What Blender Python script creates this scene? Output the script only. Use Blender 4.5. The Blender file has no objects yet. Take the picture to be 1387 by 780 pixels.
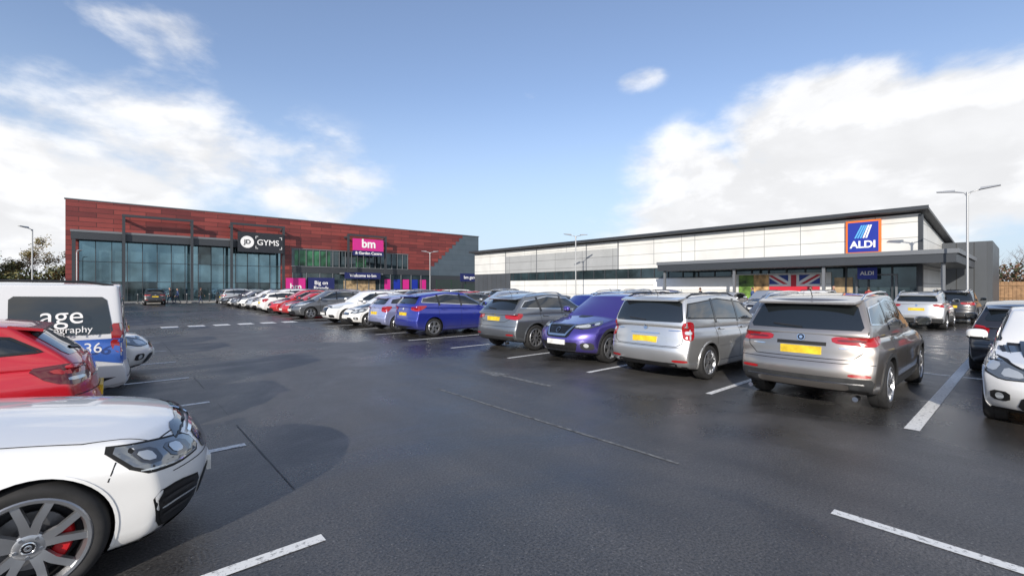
import bpy, bmesh, math, random
from mathutils import Vector, Matrix, noise
from mathutils.bvhtree import BVHTree
random.seed(7)
scene = bpy.context.scene
rad = math.radians

# ------------------------------------------------------------------ materials
MATS = {}
def _new(name):
    m = bpy.data.materials.new(name); m.use_nodes = True
    nt = m.node_tree; b = nt.nodes["Principled BSDF"]
    return m, nt, b
def mat(name, col, rough=0.5, metal=0.0, coat=0.0, spec=0.5, emit=None, var=0.0, vscale=6.0, bump=0.0):
    if name in MATS: return MATS[name]
    m, nt, b = _new(name)
    b.inputs["Base Color"].default_value = (*col, 1)
    b.inputs["Roughness"].default_value = rough
    b.inputs["Metallic"].default_value = metal
    b.inputs["Coat Weight"].default_value = coat
    b.inputs["Coat Roughness"].default_value = 0.03
    b.inputs["Specular IOR Level"].default_value = spec
    if var > 0 or bump > 0:
        tc = nt.nodes.new("ShaderNodeTexCoord")
        nz = nt.nodes.new("ShaderNodeTexNoise"); nz.inputs["Scale"].default_value = vscale
        nz.inputs["Detail"].default_value = 6
        nt.links.new(tc.outputs["Object"], nz.inputs["Vector"])
        if var > 0:
            mr = nt.nodes.new("ShaderNodeMapRange")
            mr.inputs["From Min"].default_value = .3; mr.inputs["From Max"].default_value = .7
            mr.inputs["To Min"].default_value = 1 - var; mr.inputs["To Max"].default_value = 1 + var
            nt.links.new(nz.outputs["Fac"], mr.inputs["Value"])
            vm = nt.nodes.new("ShaderNodeVectorMath"); vm.operation = 'SCALE'
            vm.inputs[0].default_value = col
            nt.links.new(mr.outputs[0], vm.inputs["Scale"])
            nt.links.new(vm.outputs[0], b.inputs["Base Color"])
        if bump > 0:
            bp = nt.nodes.new("ShaderNodeBump"); bp.inputs["Strength"].default_value = bump
            bp.inputs["Distance"].default_value = .02
            nt.links.new(nz.outputs["Fac"], bp.inputs["Height"])
            nt.links.new(bp.outputs[0], b.inputs["Normal"])
    MATS[name] = m
    return m

def paint_mat():
    m, nt, b = _new("car_paint")
    oi = nt.nodes.new("ShaderNodeObjectInfo")
    tc = nt.nodes.new("ShaderNodeTexCoord")
    nz = nt.nodes.new("ShaderNodeTexNoise"); nz.inputs["Scale"].default_value = 2.2; nz.inputs["Detail"].default_value = 8
    nt.links.new(tc.outputs["Object"], nz.inputs["Vector"])
    sep = nt.nodes.new("ShaderNodeSeparateXYZ"); nt.links.new(tc.outputs["Object"], sep.inputs[0])
    mr = nt.nodes.new("ShaderNodeMapRange"); mr.inputs["From Min"].default_value = .6; mr.inputs["From Max"].default_value = .2
    mr.inputs["To Min"].default_value = 0; mr.inputs["To Max"].default_value = .6
    nt.links.new(sep.outputs["Z"], mr.inputs["Value"])
    mu = nt.nodes.new("ShaderNodeMath"); mu.operation = 'MULTIPLY'
    nt.links.new(mr.outputs[0], mu.inputs[0]); nt.links.new(nz.outputs["Fac"], mu.inputs[1])
    mx = nt.nodes.new("ShaderNodeMix"); mx.data_type = 'RGBA'
    nt.links.new(mu.outputs[0], mx.inputs[0]); nt.links.new(oi.outputs["Color"], mx.inputs[6])
    mx.inputs[7].default_value = (.14, .13, .115, 1)
    nt.links.new(mx.outputs[2], b.inputs["Base Color"])
    nt.links.new(oi.outputs["Alpha"], b.inputs["Metallic"])
    b.inputs["Roughness"].default_value = .30
    b.inputs["Coat Weight"].default_value = 1.0
    b.inputs["Coat IOR"].default_value = 1.6
    rr = nt.nodes.new("ShaderNodeMath"); rr.operation = 'MULTIPLY_ADD'
    nt.links.new(mu.outputs[0], rr.inputs[0]); rr.inputs[1].default_value = .4; rr.inputs[2].default_value = .012
    nt.links.new(rr.outputs[0], b.inputs["Coat Roughness"])
    MATS["paint"] = m
    return m

paint_mat()
mat("glass", (.010, .013, .015), .03, 0, 1.0, .6)
mat("glass_clear", (.03, .036, .04), .03, 0, 1.0, .6)
mat("black", (.014, .014, .015), .45, var=.3, vscale=9)
mat("gloss_black", (.008, .008, .009), .12, 0, .5)
mat("seam", (.006, .006, .006), .7)
mat("plastic", (.028, .029, .031), .6, var=.25, vscale=12)
mat("tyre", (.016, .016, .017), .8, var=.3, vscale=14)
mat("rim", (.42, .43, .45), .28, .85)
mat("rim_dark", (.05, .05, .055), .4, .6)
mat("disc", (.25, .25, .26), .4, .9)
mat("caliper", (.45, .01, .015), .4)
mat("chrome", (.75, .76, .78), .1, 1.0)
mat("tail", (.32, .006, .008), .08, 0, 1.0)
mat("tail_dark", (.10, .004, .006), .08, 0, 1.0)
mat("lamp", (.55, .58, .6), .08, .35, 1.0)
mat("lamp_mid", (.20, .22, .24), .06, .5, 1.0)
mat("lamp_dark", (.07, .075, .085), .06, .2, 1.0)
mat("amber", (.6, .2, .02), .15, 0, .6)
mat("plate_y", (.72, .50, .03), .4, var=.30, vscale=9)
mat("plate_w", (.68, .68, .66), .4, var=.2, vscale=9)
mat("van_blue", (.04, .12, .45), .3, 0, .6)
CARM = ["paint", "glass", "black", "gloss_black", "seam", "plastic", "tyre", "rim", "rim_dark", "disc", "caliper",
        "chrome", "tail", "tail_dark", "lamp", "lamp_dark", "amber", "plate_y", "plate_w", "van_blue", "lamp_mid", "glass_clear"]
CI = {n: i for i, n in enumerate(CARM)}

# ------------------------------------------------------------------ helpers
def link(o, parent=None):
    scene.collection.objects.link(o)
    if parent: o.parent = parent
    return o
def empty(name, loc=(0, 0, 0), rz=0):
    e = bpy.data.objects.new(name, None); e.location = loc; e.rotation_euler = (0, 0, rz)
    e.empty_display_size = .3
    return link(e)
def bm_obj(name, bm, mats, parent=None, smooth=False, sharp=None):
    me = bpy.data.meshes.new(name); bm.to_mesh(me); bm.free()
    for m in mats: me.materials.append(MATS[m] if isinstance(m, str) else m)
    if smooth:
        for p in me.polygons: p.use_smooth = True
        if sharp: me.set_sharp_from_angle(angle=rad(sharp))
    o = bpy.data.objects.new(name, me)
    return link(o, parent)
def add_box(bm, x0, x1, y0, y1, z0, z1, mi=0):
    vs = [bm.verts.new((x, y, z)) for z in (z0, z1) for y in (y0, y1) for x in (x0, x1)]
    for f in ((0, 2, 3, 1), (4, 5, 7, 6), (0, 1, 5, 4), (2, 6, 7, 3), (0, 4, 6, 2), (1, 3, 7, 5)):
        fc = bm.faces.new([vs[i] for i in f]); fc.material_index = mi
class Parts:
    def __init__(s, parent): s.p = parent; s.b = {}
    def box(s, part, m, x0, x1, y0, y1, z0, z1):
        k = part
        if k not in s.b: s.b[k] = (bmesh.new(), [])
        bm, ms = s.b[k]
        if m not in ms: ms.append(m)
        add_box(bm, min(x0, x1), max(x0, x1), min(y0, y1), max(y0, y1), min(z0, z1), max(z0, z1), ms.index(m))
    def poly(s, part, m, pts):
        if part not in s.b: s.b[part] = (bmesh.new(), [])
        bm, ms = s.b[part]
        if m not in ms: ms.append(m)
        f = bm.faces.new([bm.verts.new(p) for p in pts]); f.material_index = ms.index(m)
    def done(s):
        for k, (bm, ms) in s.b.items(): bm_obj(k, bm, ms, s.p)
def text(name, s, loc, rot, size, m, parent=None, ext=.015, ax='CENTER', sx=1, bold=0):
    c = bpy.data.curves.new(name, 'FONT'); c.body = s; c.size = size; c.extrude = ext
    c.align_x = ax; c.align_y = 'CENTER'; c.offset = bold
    c.materials.append(MATS[m])
    o = bpy.data.objects.new(name, c); o.location = loc; o.rotation_euler = rot; o.scale = (sx, 1, 1)
    return link(o, parent)
def tab(t, x):
    if x <= t[0][0]: return t[0][1]
    for (a, va), (b, vb) in zip(t, t[1:]):
        if x <= b:
            return va + (vb - va) * (x - a) / (b - a)
    return t[-1][1]

# ------------------------------------------------------------------ car maker
def boxcage(bm, ni, nj, nk, fn):
    V = {}
    def v(i, j, k):
        if (i, j, k) not in V: V[(i, j, k)] = bm.verts.new(fn(i, j, k))
        return V[(i, j, k)]
    for k in (0, nk):
        for i in range(ni):
            for j in range(nj):
                bm.faces.new((v(i, j, k), v(i + 1, j, k), v(i + 1, j + 1, k), v(i, j + 1, k)))
    for j in (0, nj):
        for i in range(ni):
            for k in range(nk):
                bm.faces.new((v(i, j, k), v(i + 1, j, k), v(i + 1, j, k + 1), v(i, j, k + 1)))
    for i in (0, ni):
        for j in range(nj):
            for k in range(nk):
                bm.faces.new((v(i, j, k), v(i, j + 1, k), v(i, j + 1, k + 1), v(i, j, k + 1)))
    bmesh.ops.recalc_face_normals(bm, faces=bm.faces)

def eval_bm(o):
    dg = bpy.context.evaluated_depsgraph_get()
    e = o.evaluated_get(dg); me = e.to_mesh()
    b = bmesh.new(); b.from_mesh(me); e.to_mesh_clear()
    return b
def tmp_obj(bm):
    me = bpy.data.meshes.new("tmp"); bm.to_mesh(me); bm.free()
    o = bpy.data.objects.new("tmp", me); scene.collection.objects.link(o); return o
def merge(dst, src, mi=None):
    mp = {}
    for v in src.verts: mp[v] = dst.verts.new(v.co)
    for f in src.faces:
        try: nf = dst.faces.new([mp[v] for v in f.verts])
        except ValueError: continue
        nf.material_index = f.material_index if mi is None else mi
        nf.smooth = True
def chaikin(pts, n=1):
    for _ in range(n):
        q = []
        for i in range(len(pts)):
            a, b = Vector(pts[i]), Vector(pts[(i + 1) % len(pts)])
            ln = (b - a).length; r = min(.22, .045 / max(ln, 1e-4) if _ == 0 else .22)
            q += [a.lerp(b, r), a.lerp(b, 1 - r)]
        pts = q
    return pts

class Proj:
    def __init__(s, bm, L, hw):
        bm.verts.index_update(); bm.faces.index_update(); bm.verts.ensure_lookup_table(); bm.faces.ensure_lookup_table(); bm.normal_update()
        s.bm = bm; s.bvh = BVHTree.FromBMesh(bm); s.out = bmesh.new(); s.L = L; s.hw = hw
    def P(s, d, yf, z): return Vector((s.L / 2 - d, yf * s.hw, z))
    def hit(s, p, dr, off):
        o = p - dr * 3.0
        h, n, i, ds = s.bvh.ray_cast(o, dr)
        if h is None or ds > 4.2:
            h, n, i, ds = s.bvh.find_nearest(p)
        if n.dot(dr) > 0: n = -n
        return h + n * off
    def patch(s, pts, dr, m, off=.004, step=.07, rnd=1):
        dr = Vector(dr).normalized()
        pts = [Vector(p) for p in pts]
        up = Vector((0, 0, 1)) if abs(dr.z) < .9 else Vector((1, 0, 0))
        e1 = up.cross(dr).normalized(); e2 = dr.cross(e1).normalized()
        c = sum(pts, Vector()) / len(pts)
        q = [Vector(((p - c).dot(e1), (p - c).dot(e2), 0)) for p in pts]
        if rnd: q = chaikin(q, rnd)
        t = bmesh.new()
        f = t.faces.new([t.verts.new(v) for v in q])
        bmesh.ops.triangulate(t, faces=[f])
        xs = [v.x for v in q]; ys = [v.y for v in q]
        for ax, lo, hi in ((0, min(xs), max(xs)), (1, min(ys), max(ys))):
            n = max(1, int((hi - lo) / step))
            for k in range(1, n):
                w = lo + (hi - lo) * k / n
                co = Vector((w, 0, 0)) if ax == 0 else Vector((0, w, 0))
                no = Vector((1, 0, 0)) if ax == 0 else Vector((0, 1, 0))
                bmesh.ops.bisect_plane(t, geom=t.verts[:] + t.edges[:] + t.faces[:], plane_co=co, plane_no=no, dist=1e-5)
        mp = {}
        for v in t.verts:
            p = c + e1 * v.co.x + e2 * v.co.y
            mp[v] = s.out.verts.new(s.hit(p, dr, off))
        for f in t.faces:
            nf = s.out.faces.new([mp[v] for v in f.verts]); nf.material_index = CI[m]; nf.smooth = True
            nf.normal_update()
            if nf.normal.dot(dr) > 0: nf.normal_flip()
        t.free()
    def strip(s, pts, dr, w, m, off=.005, closed=False, step=.04, raise_=0):
        dr = Vector(dr).normalized(); pts = [Vector(p) for p in pts]
        if closed: pts = pts + [pts[0]]
        dn = []
        for a, b in zip(pts, pts[1:]):
            n = max(1, int((b - a).length / step))
            for k in range(n): dn.append(a.lerp(b, k / n))
        dn.append(pts[-1])
        Lr = []
        for i, p in enumerate(dn):
            tn = (dn[min(i + 1, len(dn) - 1)] - dn[max(i - 1, 0)])
            if closed and i in (0, len(dn) - 1): tn = dn[1] - dn[-2]
            sd = tn.cross(dr).normalized() * (w / 2)
            row = [s.hit(p - sd, dr, off), s.hit(p + sd, dr, off)]
            if raise_:
                o1 = s.hit(p - sd, dr, -.003); o2 = s.hit(p + sd, dr, -.003)
                row = [o1] + row + [o2]
            Lr.append([s.out.verts.new(x) for x in row])
        for a, b in zip(Lr, Lr[1:]):
            for k in range(len(a) - 1):
                f = s.out.faces.new((a[k], b[k], b[k + 1], a[k + 1])); f.material_index = CI[m]; f.smooth = not raise_
                f.normal_update()
                if k == (1 if raise_ else 0) and f.normal.dot(dr) > 0: f.normal_flip()

def lathe(bm, prof, M, m, seg=40):
    rings = []
    for r, y in prof:
        ring = []
        for k in range(seg):
            a = 2 * math.pi * k / seg
            ring.append(bm.verts.new(M @ Vector((r * math.cos(a), y, r * math.sin(a)))))
        rings.append(ring)
    for a, b in zip(rings, rings[1:]):
        for k in range(seg):
            f = bm.faces.new((a[k], a[(k + 1) % seg], b[(k + 1) % seg], b[k])); f.material_index = CI[m]; f.smooth = True

def hexa(bm, pts, m, smooth=False):
    vs = [bm.verts.new(p) for p in pts]
    for f in ((0, 1, 2, 3), (7, 6, 5, 4), (0, 4, 5, 1), (1, 5, 6, 2), (2, 6, 7, 3), (3, 7, 4, 0)):
        fc = bm.faces.new([vs[i] for i in f]); fc.material_index = CI[m]; fc.smooth = smooth

def wheel(bm, cx, cy, R, sgn, style):
    M = Matrix.Translation((cx, cy, R)) @ Matrix.Diagonal((1, sgn, 1, 1))
    rr = R * style.get('rr', .68); tw = .215
    lathe(bm, [(rr - .01, -.02), (rr, .0), (rr + .02, .008), (rr + (R - rr) * .5, .014), (R * .94, .004), (R * .985, -.02), (R, -.045),
               (R, -.085), (R * .985, -.09), (R, -.095), (R, -tw + .045), (R * .97, -tw + .01), (rr, -tw)], M, "tyre", 56)
    lathe(bm, [(rr + .012, .004), (rr + .004, .012), (rr - .012, .010), (rr - .02, -.01), (rr - .028, -.03)], M, "rim", 56)
    lathe(bm, [(rr - .028, -.03), (rr - .04, -.14), (.06, -.15)], M, "rim_dark", 40)
    lathe(bm, [(R * .47, -.115), (R * .47, -.10), (.09, -.10), (.08, -.07), (.0, -.07)], M, "disc", 40)
    rm = style.get('m', 'rim')
    n = style.get('n', 5); tw2 = style.get('twin', 0.0)
    w0, w1 = style.get('w0', .05), style.get('w1', .045)
    a0 = style.get('a0', .3)
    angs = []
    for k in range(n):
        a = a0 + 2 * math.pi * k / n
        if tw2: angs += [(a, -tw2), (a, tw2)]
        else: angs.append((a, 0))
    for a, sp in angs:
        ai, ao = a + sp * .45, a + sp
        def pt(r, wd, y, an):
            d = Vector((math.cos(an), 0, math.sin(an))); t = Vector((-math.sin(an), 0, math.cos(an)))
            return M @ (d * r + t * wd + Vector((0, y, 0)))
        r0, rm_, r1 = .045, rr * .55, rr - .008
        am = ai * .5 + ao * .5
        secs = [(r0, w0 * .55, -.012, ai), (rm_, (w0 + w1) * .25, .004, am), (r1, w1 * .6, -.004, ao)]
        rows = []
        for r, hwid, y, an in secs:
            rows.append([bm.verts.new(pt(r, -hwid, y - .03, an)), bm.verts.new(pt(r, -hwid * .85, y, an)),
                         bm.verts.new(pt(r, hwid * .85, y, an)), bm.verts.new(pt(r, hwid, y - .03, an))])
        for A, B in zip(rows, rows[1:]):
            for q in range(4):
                f = bm.faces.new((A[q], A[(q + 1) % 4], B[(q + 1) % 4], B[q])); f.material_index = CI[rm]
    lathe(bm, [(.075, -.04), (.072, -.012), (.055, -.004), (.034, -.004)], M, rm, 24)
    lathe(bm, [(.034, -.004), (.033, .003), (.0, .004)], M, "gloss_black" if style.get('cap') else "rim_dark", 24)
    if style.get('cap'):
        lathe(bm, [(.033, .0045), (.028, .006), (.026, .0045)], M, "chrome", 24)
        lathe(bm, [(.016, .0045), (.012, .006), (.006, .0045)], M, "chrome", 20)
        for k in range(5):
            a = a0 + 2 * math.pi * (k + .5) / 5
            T = M @ Matrix.Translation((.053 * math.cos(a), 0, .053 * math.sin(a)))
            lathe(bm, [(.009, -.02), (.009, .001), (0, .001)], T, "chrome", 8)
    if style.get('cal'):
        a1, a2 = style['cal']
        N = 10; rows = []
        for k in range(N + 1):
            a = a1 + (a2 - a1) * k / N
            d = Vector((math.cos(a), 0, math.sin(a)))
            rows.append([bm.verts.new(M @ (d * r + Vector((0, y, 0)))) for r, y in ((R * .31, -.10), (R * .31, -.055), (R * .36, -.045), (R * .5, -.045), (R * .53, -.06), (R * .53, -.12))])
        for A, B in zip(rows, rows[1:]):
            for q in range(5):
                f = bm.faces.new((A[q], A[q + 1], B[q + 1], B[q])); f.material_index = CI["caliper"]

def tube(bm, pts, r, m, n=8):
    rings = []
    pts = [Vector(p) for p in pts]
    for i, p in enumerate(pts):
        t = (pts[min(i + 1, len(pts) - 1)] - pts[max(i - 1, 0)]).normalized()
        a = t.orthogonal().normalized() if abs(t.z) > .9 else Vector((0, 0, 1)).cross(t).normalized()
        b = t.cross(a)
        rings.append([bm.verts.new(p + (a * math.cos(2 * math.pi * k / n) + b * math.sin(2 * math.pi * k / n)) * r) for k in range(n)])
    for A, B in zip(rings, rings[1:]):
        for k in range(n):
            f = bm.faces.new((A[k], A[(k + 1) % n], B[(k + 1) % n], B[k])); f.material_index = m; f.smooth = True
    for r_ in (rings[0], rings[-1]):
        try: f = bm.faces.new(r_); f.material_index = m
        except ValueError: pass

PROF = [(0, .90), (.07, .955), (.22, .975), (.38, .985), (.55, .988), (.68, 1.0), (.77, 1.0), (.84, .972), (.92, .955), (1, .90)]
FRONT = [(0, .16), (.07, .09), (.22, .04), (.38, .0), (.55, .0), (.68, .03), (.77, .06), (.84, .10), (.92, .15), (1, .24)]
REAR = [(0, .12), (.07, .05), (.22, .01), (.38, .0), (.5, .02), (.56, .05), (.68, .06), (.84, .09), (1, .13)]
TEMPL = {}
def make_car(key, P):
    L, W, H = P['L'], P['W'], P['H']; hw = W / 2
    ss = [0, .015, .05, .1, .16, .23, .3, .37, .44, .52, .6, .68, .76, .84, .9, .95, .985, 1]
    ts = [-1, -.95, -.8, -.55, -.28, 0, .28, .55, .8, .95, 1]
    qs = [0, .07, .22, .38, .55, .68, .77, .84, .92, 1]
    FR, RE, PR = P.get('front', FRONT), P.get('rear', REAR), P.get('prof', PROF)
    plan = P.get('plan', [(0, .90), (.3, .95), (.8, .985), (1.4, 1), (L - 1.2, 1), (L - .5, .975), (L, .93)])
    gc = P.get('gc', .2)
    def low(i, j, k):
        s, t, q = ss[i], ts[j], qs[k]
        df = tab(FR, q) + P.get('cf', .32) * abs(t) ** 3
        dr = tab(RE, q) + P.get('cr', .14) * abs(t) ** 3.5
        d = df + (L - df - dr) * s
        top = tab(P['top'], d)
        cr = P.get('crown', .07) * abs(t) ** 2.2
        zb = tab([(0, gc + .05), (.6, gc), (L - .7, gc), (L, gc + .09)], d)
        z = zb + q * (top - cr - zb)
        y = t * hw * tab(PR, q) * tab(plan, d)
        return (L / 2 - d, y, z)
    b = bmesh.new(); boxcage(b, len(ss) - 1, len(ts) - 1, len(qs) - 1, low)
    lo = tmp_obj(b); md = lo.modifiers.new("s", 'SUBSURF'); md.levels = 2
    g0, g1, g2, g3 = P['g']
    gs = [0, .04, .13, .26, .4, .54, .68, .8, .9, .965, 1]
    gt = [-1, -.94, -.75, -.4, 0, .4, .75, .94, 1]
    gq = [0, .2, .45, .7, .88, .96, 1]
    rw = P.get('rw', .75); bw = P.get('bw', .935)
    def gre(i, j, k):
        s, t, q = gs[i], gt[j], gq[k]
        df = g0 + (g1 - g0) * q - .05 * math.sin(math.pi * q) + P.get('gcf', .16) * abs(t) ** 2.5
        dr = g3 + (g2 - g3) * q + P.get('gbr', .03) * math.sin(math.pi * q) - P.get('gcr', .10) * abs(t) ** 3
        d = df + (dr - df) * s
        zt = tab(P['roof'], d) - .04 * abs(t) ** 2.2
        zbs = tab(P['top'], d) - .10
        z = zbs + q * (zt - zbs)
        w = hw * (bw + (rw - bw) * q ** 1.25) * (1 - P.get('gpl', .05) * abs(2 * s - 1) ** 3)
        return (L / 2 - d, t * w, z)
    b = bmesh.new(); boxcage(b, len(gs) - 1, len(gt) - 1, len(gq) - 1, gre)
    go = tmp_obj(b); md = go.modifiers.new("s", 'SUBSURF'); md.levels = 2
    full = eval_bm(lo); merge(full, eval_bm(go))
    pj = Proj(full, L, hw)
    Rw = P['R']; ax_f, ax_r = P['ax']
    Ra = Rw + P.get('gap', .045)
    c = bmesh.new()
    for ax in (ax_f, ax_r):
        for sg in (-1, 1):
            y0, y1 = sg * (hw - .30), sg * (hw + .2)
            rings = []
            for y in (y0, y1):
                rings.append([c.verts.new((L / 2 - ax + Ra * math.cos(2 * math.pi * k / 48), y, Rw + .01 + Ra * math.sin(2 * math.pi * k / 48))) for k in range(48)])
            for k in range(48): c.faces.new((rings[0][k], rings[0][(k + 1) % 48], rings[1][(k + 1) % 48], rings[1][k]))
            c.faces.new(rings[0]); c.faces.new(rings[1])
    bmesh.ops.recalc_face_normals(c, faces=c.faces)
    co = tmp_obj(c)
    bo = lo.modifiers.new("b", 'BOOLEAN'); bo.operation = 'DIFFERENCE'; bo.object = co; bo.solver = 'EXACT'
    body = eval_bm(lo)
    for f in body.faces:
        cc = f.calc_center_median(); f.material_index = CI['paint']
        for ax in (ax_f, ax_r):
            r = math.hypot(cc.x - (L / 2 - ax), cc.z - Rw - .01)
            if r < Ra + .004 and abs(cc.y) < hw + .1 and (abs(r - Ra) < .01 and abs(f.normal.y) < .5 or abs(abs(cc.y) - (hw - .30)) < .01):
                f.material_index = CI['black']
        if f.normal.z < -.7 and cc.z < gc + .15: f.material_index = CI['black']
    M = bmesh.new(); merge(M, body); merge(M, eval_bm(go), CI['paint'])
    for o in (lo, go, co): bpy.data.objects.remove(o)
    PP = pj.P
    T = lambda d: tab(P['top'], d); Rf = lambda d: tab(P['roof'], d)
    fz0, fz1 = T(g0) + .015, Rf(g1) - .035
    wb, wt = hw * .83, hw * (rw - .085)
    X0 = L / 2
    pj.patch([(X0, -wb, fz0), (X0, wb, fz0), (X0, wt, fz1), (X0, -wt, fz1)], (-1, 0, 0), P.get('wsm', "glass_clear"), .005, .06)
    pj.strip([(X0, -wb, fz0 + .01), (X0, wb, fz0 + .01)], (-1, 0, 0), .04, "black", .008)
    for w_ in (-.42, .12):
        pj.strip([(X0, w_ * hw, fz0 + .02), (X0, (w_ + .55) * hw, fz0 + .05)], (-1, 0, 0), .018, "black", .018, raise_=1)
    if 'rwin' in P:
        z0, z1, b0, b1 = P['rwin']
        pj.patch([(-X0, -b0 * hw, z0), (-X0, b0 * hw, z0), (-X0, b1 * hw, z1), (-X0, -b1 * hw, z1)], (1, 0, 0), "glass", .005, .06)
        pj.strip([(-X0, 0, z0 + .02), (-X0, .42 * hw, z0 + .055)], (1, 0, 0), .02, "black", .018, raise_=1)
    bp = P['bp']
    for sg in (-1, 1):
        dr = (0, -sg, 0)
        if 'dlo' in P: pts = [PP(d, 0, z) for d, z in P['dlo']]
        else:
            pts = [PP(g0 + .34, 0, T(g0 + .34) + .035), PP(g1 + .14, 0, Rf(g1 + .14) - .125), PP((g1 + g2) / 2, 0, Rf((g1 + g2) / 2) - .105),
                   PP(g2 - .1 - P.get('dk', 0), 0, Rf(g2 - .1) - .14), PP(g3 - .16 - P.get('dk2', 0), 0, T(g3) + .09)]
        pj.patch(pts, dr, "glass", .004, .07)
        pj.strip(pts, dr, .022, P.get('trim', "black"), .007, closed=True)
        for d, dz in bp:
            pj.strip([PP(d, 0, T(d) - .0), PP(d + dz, 0, Rf(d) - .09)], dr, .075, "gloss_black", .0075)
        mx, mz = g0 + .42, T(g0 + .42) + .10
        mb = bmesh.new(); bmesh.ops.create_icosphere(mb, subdivisions=3, radius=1)
        for v in mb.verts:
            c3 = v.co
            v.co = Vector((math.copysign(abs(c3.x) ** .7, c3.x) * .075 - .02 * c3.y * sg, math.copysign(abs(c3.y) ** .75, c3.y) * .115, math.copysign(abs(c3.z) ** .7, c3.z) * .078))
            if v.co.x < -.05: v.co.x = -.05
        bmesh.ops.translate(mb, verts=mb.verts, vec=(X0 - mx, sg * (hw + .075), mz))
        for f in mb.faces:
            f.material_index = CI['paint']
            if f.calc_center_median().x < X0 - mx - .048: f.material_index = CI['glass']
            elif f.calc_center_median().z < mz - .035: f.material_index = CI['black']
        merge(M, mb)
        tube(M, [(X0 - mx, sg * (hw - .06), mz - .07), (X0 - mx, sg * (hw + .04), mz - .05)], .022, CI['black'])
        for ax in (ax_f, ax_r):
            arc = []
            rr_ = Ra + P.get('archw', .03) / 2 - .004
            for k in range(31):
                a = rad(-22 + 224 * k / 30)
                z = Rw + .01 + rr_ * math.sin(a)
                if z > gc + .04: arc.append(Vector((X0 - ax + rr_ * math.cos(a), 0, z)))
            pj.strip(arc, dr, P.get('archw', .03), P.get('archm', 'paint'), P.get('arch_off', .012), raise_=1)
        if P.get('sill'):
            zs = P['sill']
            pj.patch([PP(ax_f + Ra + .02, 0, gc + .03), PP(ax_r - Ra - .02, 0, gc + .03), PP(ax_r - Ra - .0, 0, zs), PP(ax_f + Ra + .0, 0, zs)], dr, "plastic", .008, .08, 0)
        for d in P['doors']:
            pj.strip([PP(d, 0, gc + .16), PP(d, 0, T(d) - .01)], dr, .009, "seam", .0025)
        pj.strip([PP(P['doors'][0], 0, gc + .15), PP(P['doors'][-1], 0, gc + .15)], dr, .009, "seam", .0025)
        for d in P.get('handles', []):
            pj.strip([PP(d - .10, 0, T(d) - .13), PP(d + .10, 0, T(d) - .125)], dr, .03, P.get('hm', 'paint'), .03, raise_=1)
        for m_, pts_, off_ in P.get('sidep', []):
            pj.patch([PP(d, 0, z) for d, z in pts_], dr, m_, off_, .07)
        for m_, w_, pts_, off_ in P.get('sides', []):
            pj.strip([PP(d, 0, z) for d, z in pts_], dr, w_, m_, off_)
        cd = Vector((-1, -sg * 1.0, 0))
        for m_, pts_, off_ in P.get('headl', []):
            pj.patch([PP(d, sg * y, z) for d, y, z in pts_], cd, m_, off_, .05)
        cd = Vector((-1, -sg * .7, 0))
        for m_, pts_, off_ in P.get('frontp2', []):
            pj.patch([PP(d, sg * y, z) for d, y, z in pts_], cd, m_, off_, .05)
        cd = Vector((1, -sg * .8, 0))
        for m_, pts_, off_ in P.get('taill', []):
            pj.patch([PP(L - d, sg * y, z) for d, y, z in pts_], cd, m_, off_, .05)
    for m_, pts_, off_ in P.get('frontp', []):
        pj.patch([PP(0, y, z) for y, z in pts_], (-1, 0, 0), m_, off_, .06)
    for m_, w_, pts_, off_ in P.get('fronts', []):
        pj.strip([PP(0, y, z) for y, z in pts_], (-1, 0, 0), w_, m_, off_)
    for m_, pts_, off_ in P.get('rearp', []):
        pj.patch([PP(L, y, z) for y, z in pts_], (1, 0, 0), m_, off_, .06)
    for m_, w_, pts_, off_ in P.get('rears', []):
        pj.strip([PP(L, y, z) for y, z in pts_], (1, 0, 0), w_, m_, off_)
    for m_, w_, pts_, off_ in P.get('tops', []):
        for sg in (-1, 1): pj.strip([PP(d, sg * y, 1) for d, y in pts_], (0, 0, -1), w_, m_, off_)
    for end, zc, m_ in (('f', P.get('fplate'), 'plate_w'), ('r', P.get('rplate'), 'plate_y')):
        if zc is None: continue
        dr = Vector((-1, 0, 0)) if end == 'f' else Vector((1, 0, 0))
        h = pj.hit(Vector(((X0 if end == 'f' else -X0), 0, zc)), dr, 0)
        xs = h.x + (.012 if end == 'f' else -.012)
        x_a, x_b = sorted((xs, xs - (.03 if end == 'f' else -.03)))
        add_box(M, x_a, x_b, -.26, .26, zc - .056, zc + .056, CI[m_])
    if P.get('rails'):
        for sg in (-1, 1):
            pts = []
            for k in range(9):
                d = g1 + .25 + (g2 - g1 - .35) * k / 8
                h = pj.hit(Vector((X0 - d, sg * hw * (rw - .07), 2)), Vector((0, 0, -1)), 0)
                pts.append((h.x, h.y, h.z + (.045 if 0 < k < 8 else .0)))
            tube(M, pts, .017, CI[P['rails']])
    if P.get('ant', True):
        h = pj.hit(Vector((X0 - g2 + .25, 0, 2)), Vector((0, 0, -1)), 0)
        tube(M, [h, h + Vector((-.10, 0, .12))], .006, CI['black'], 5)
    if P.get('spoil'):
        z = Rf(g2) - .035; w = hw * (rw - .04); xr = X0 - g2
        hexa(M, [(xr + .12, -w, z + .0), (xr - P['spoil'], -w * .93, z - .04), (xr - P['spoil'], w * .93, z - .04), (xr + .12, w, z + .0),
                 (xr + .12, -w, z + .028), (xr - P['spoil'], -w * .93, z - .012), (xr - P['spoil'], w * .93, z - .012), (xr + .12, w, z + .028)], "paint")
    if P.get('exh'):
        for y in P['exh']:
            tube(M, [(-X0 + .16, y * hw, gc + .02), (-X0 + .01, y * hw, gc + .02)], .035, CI['chrome'], 12)
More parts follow.
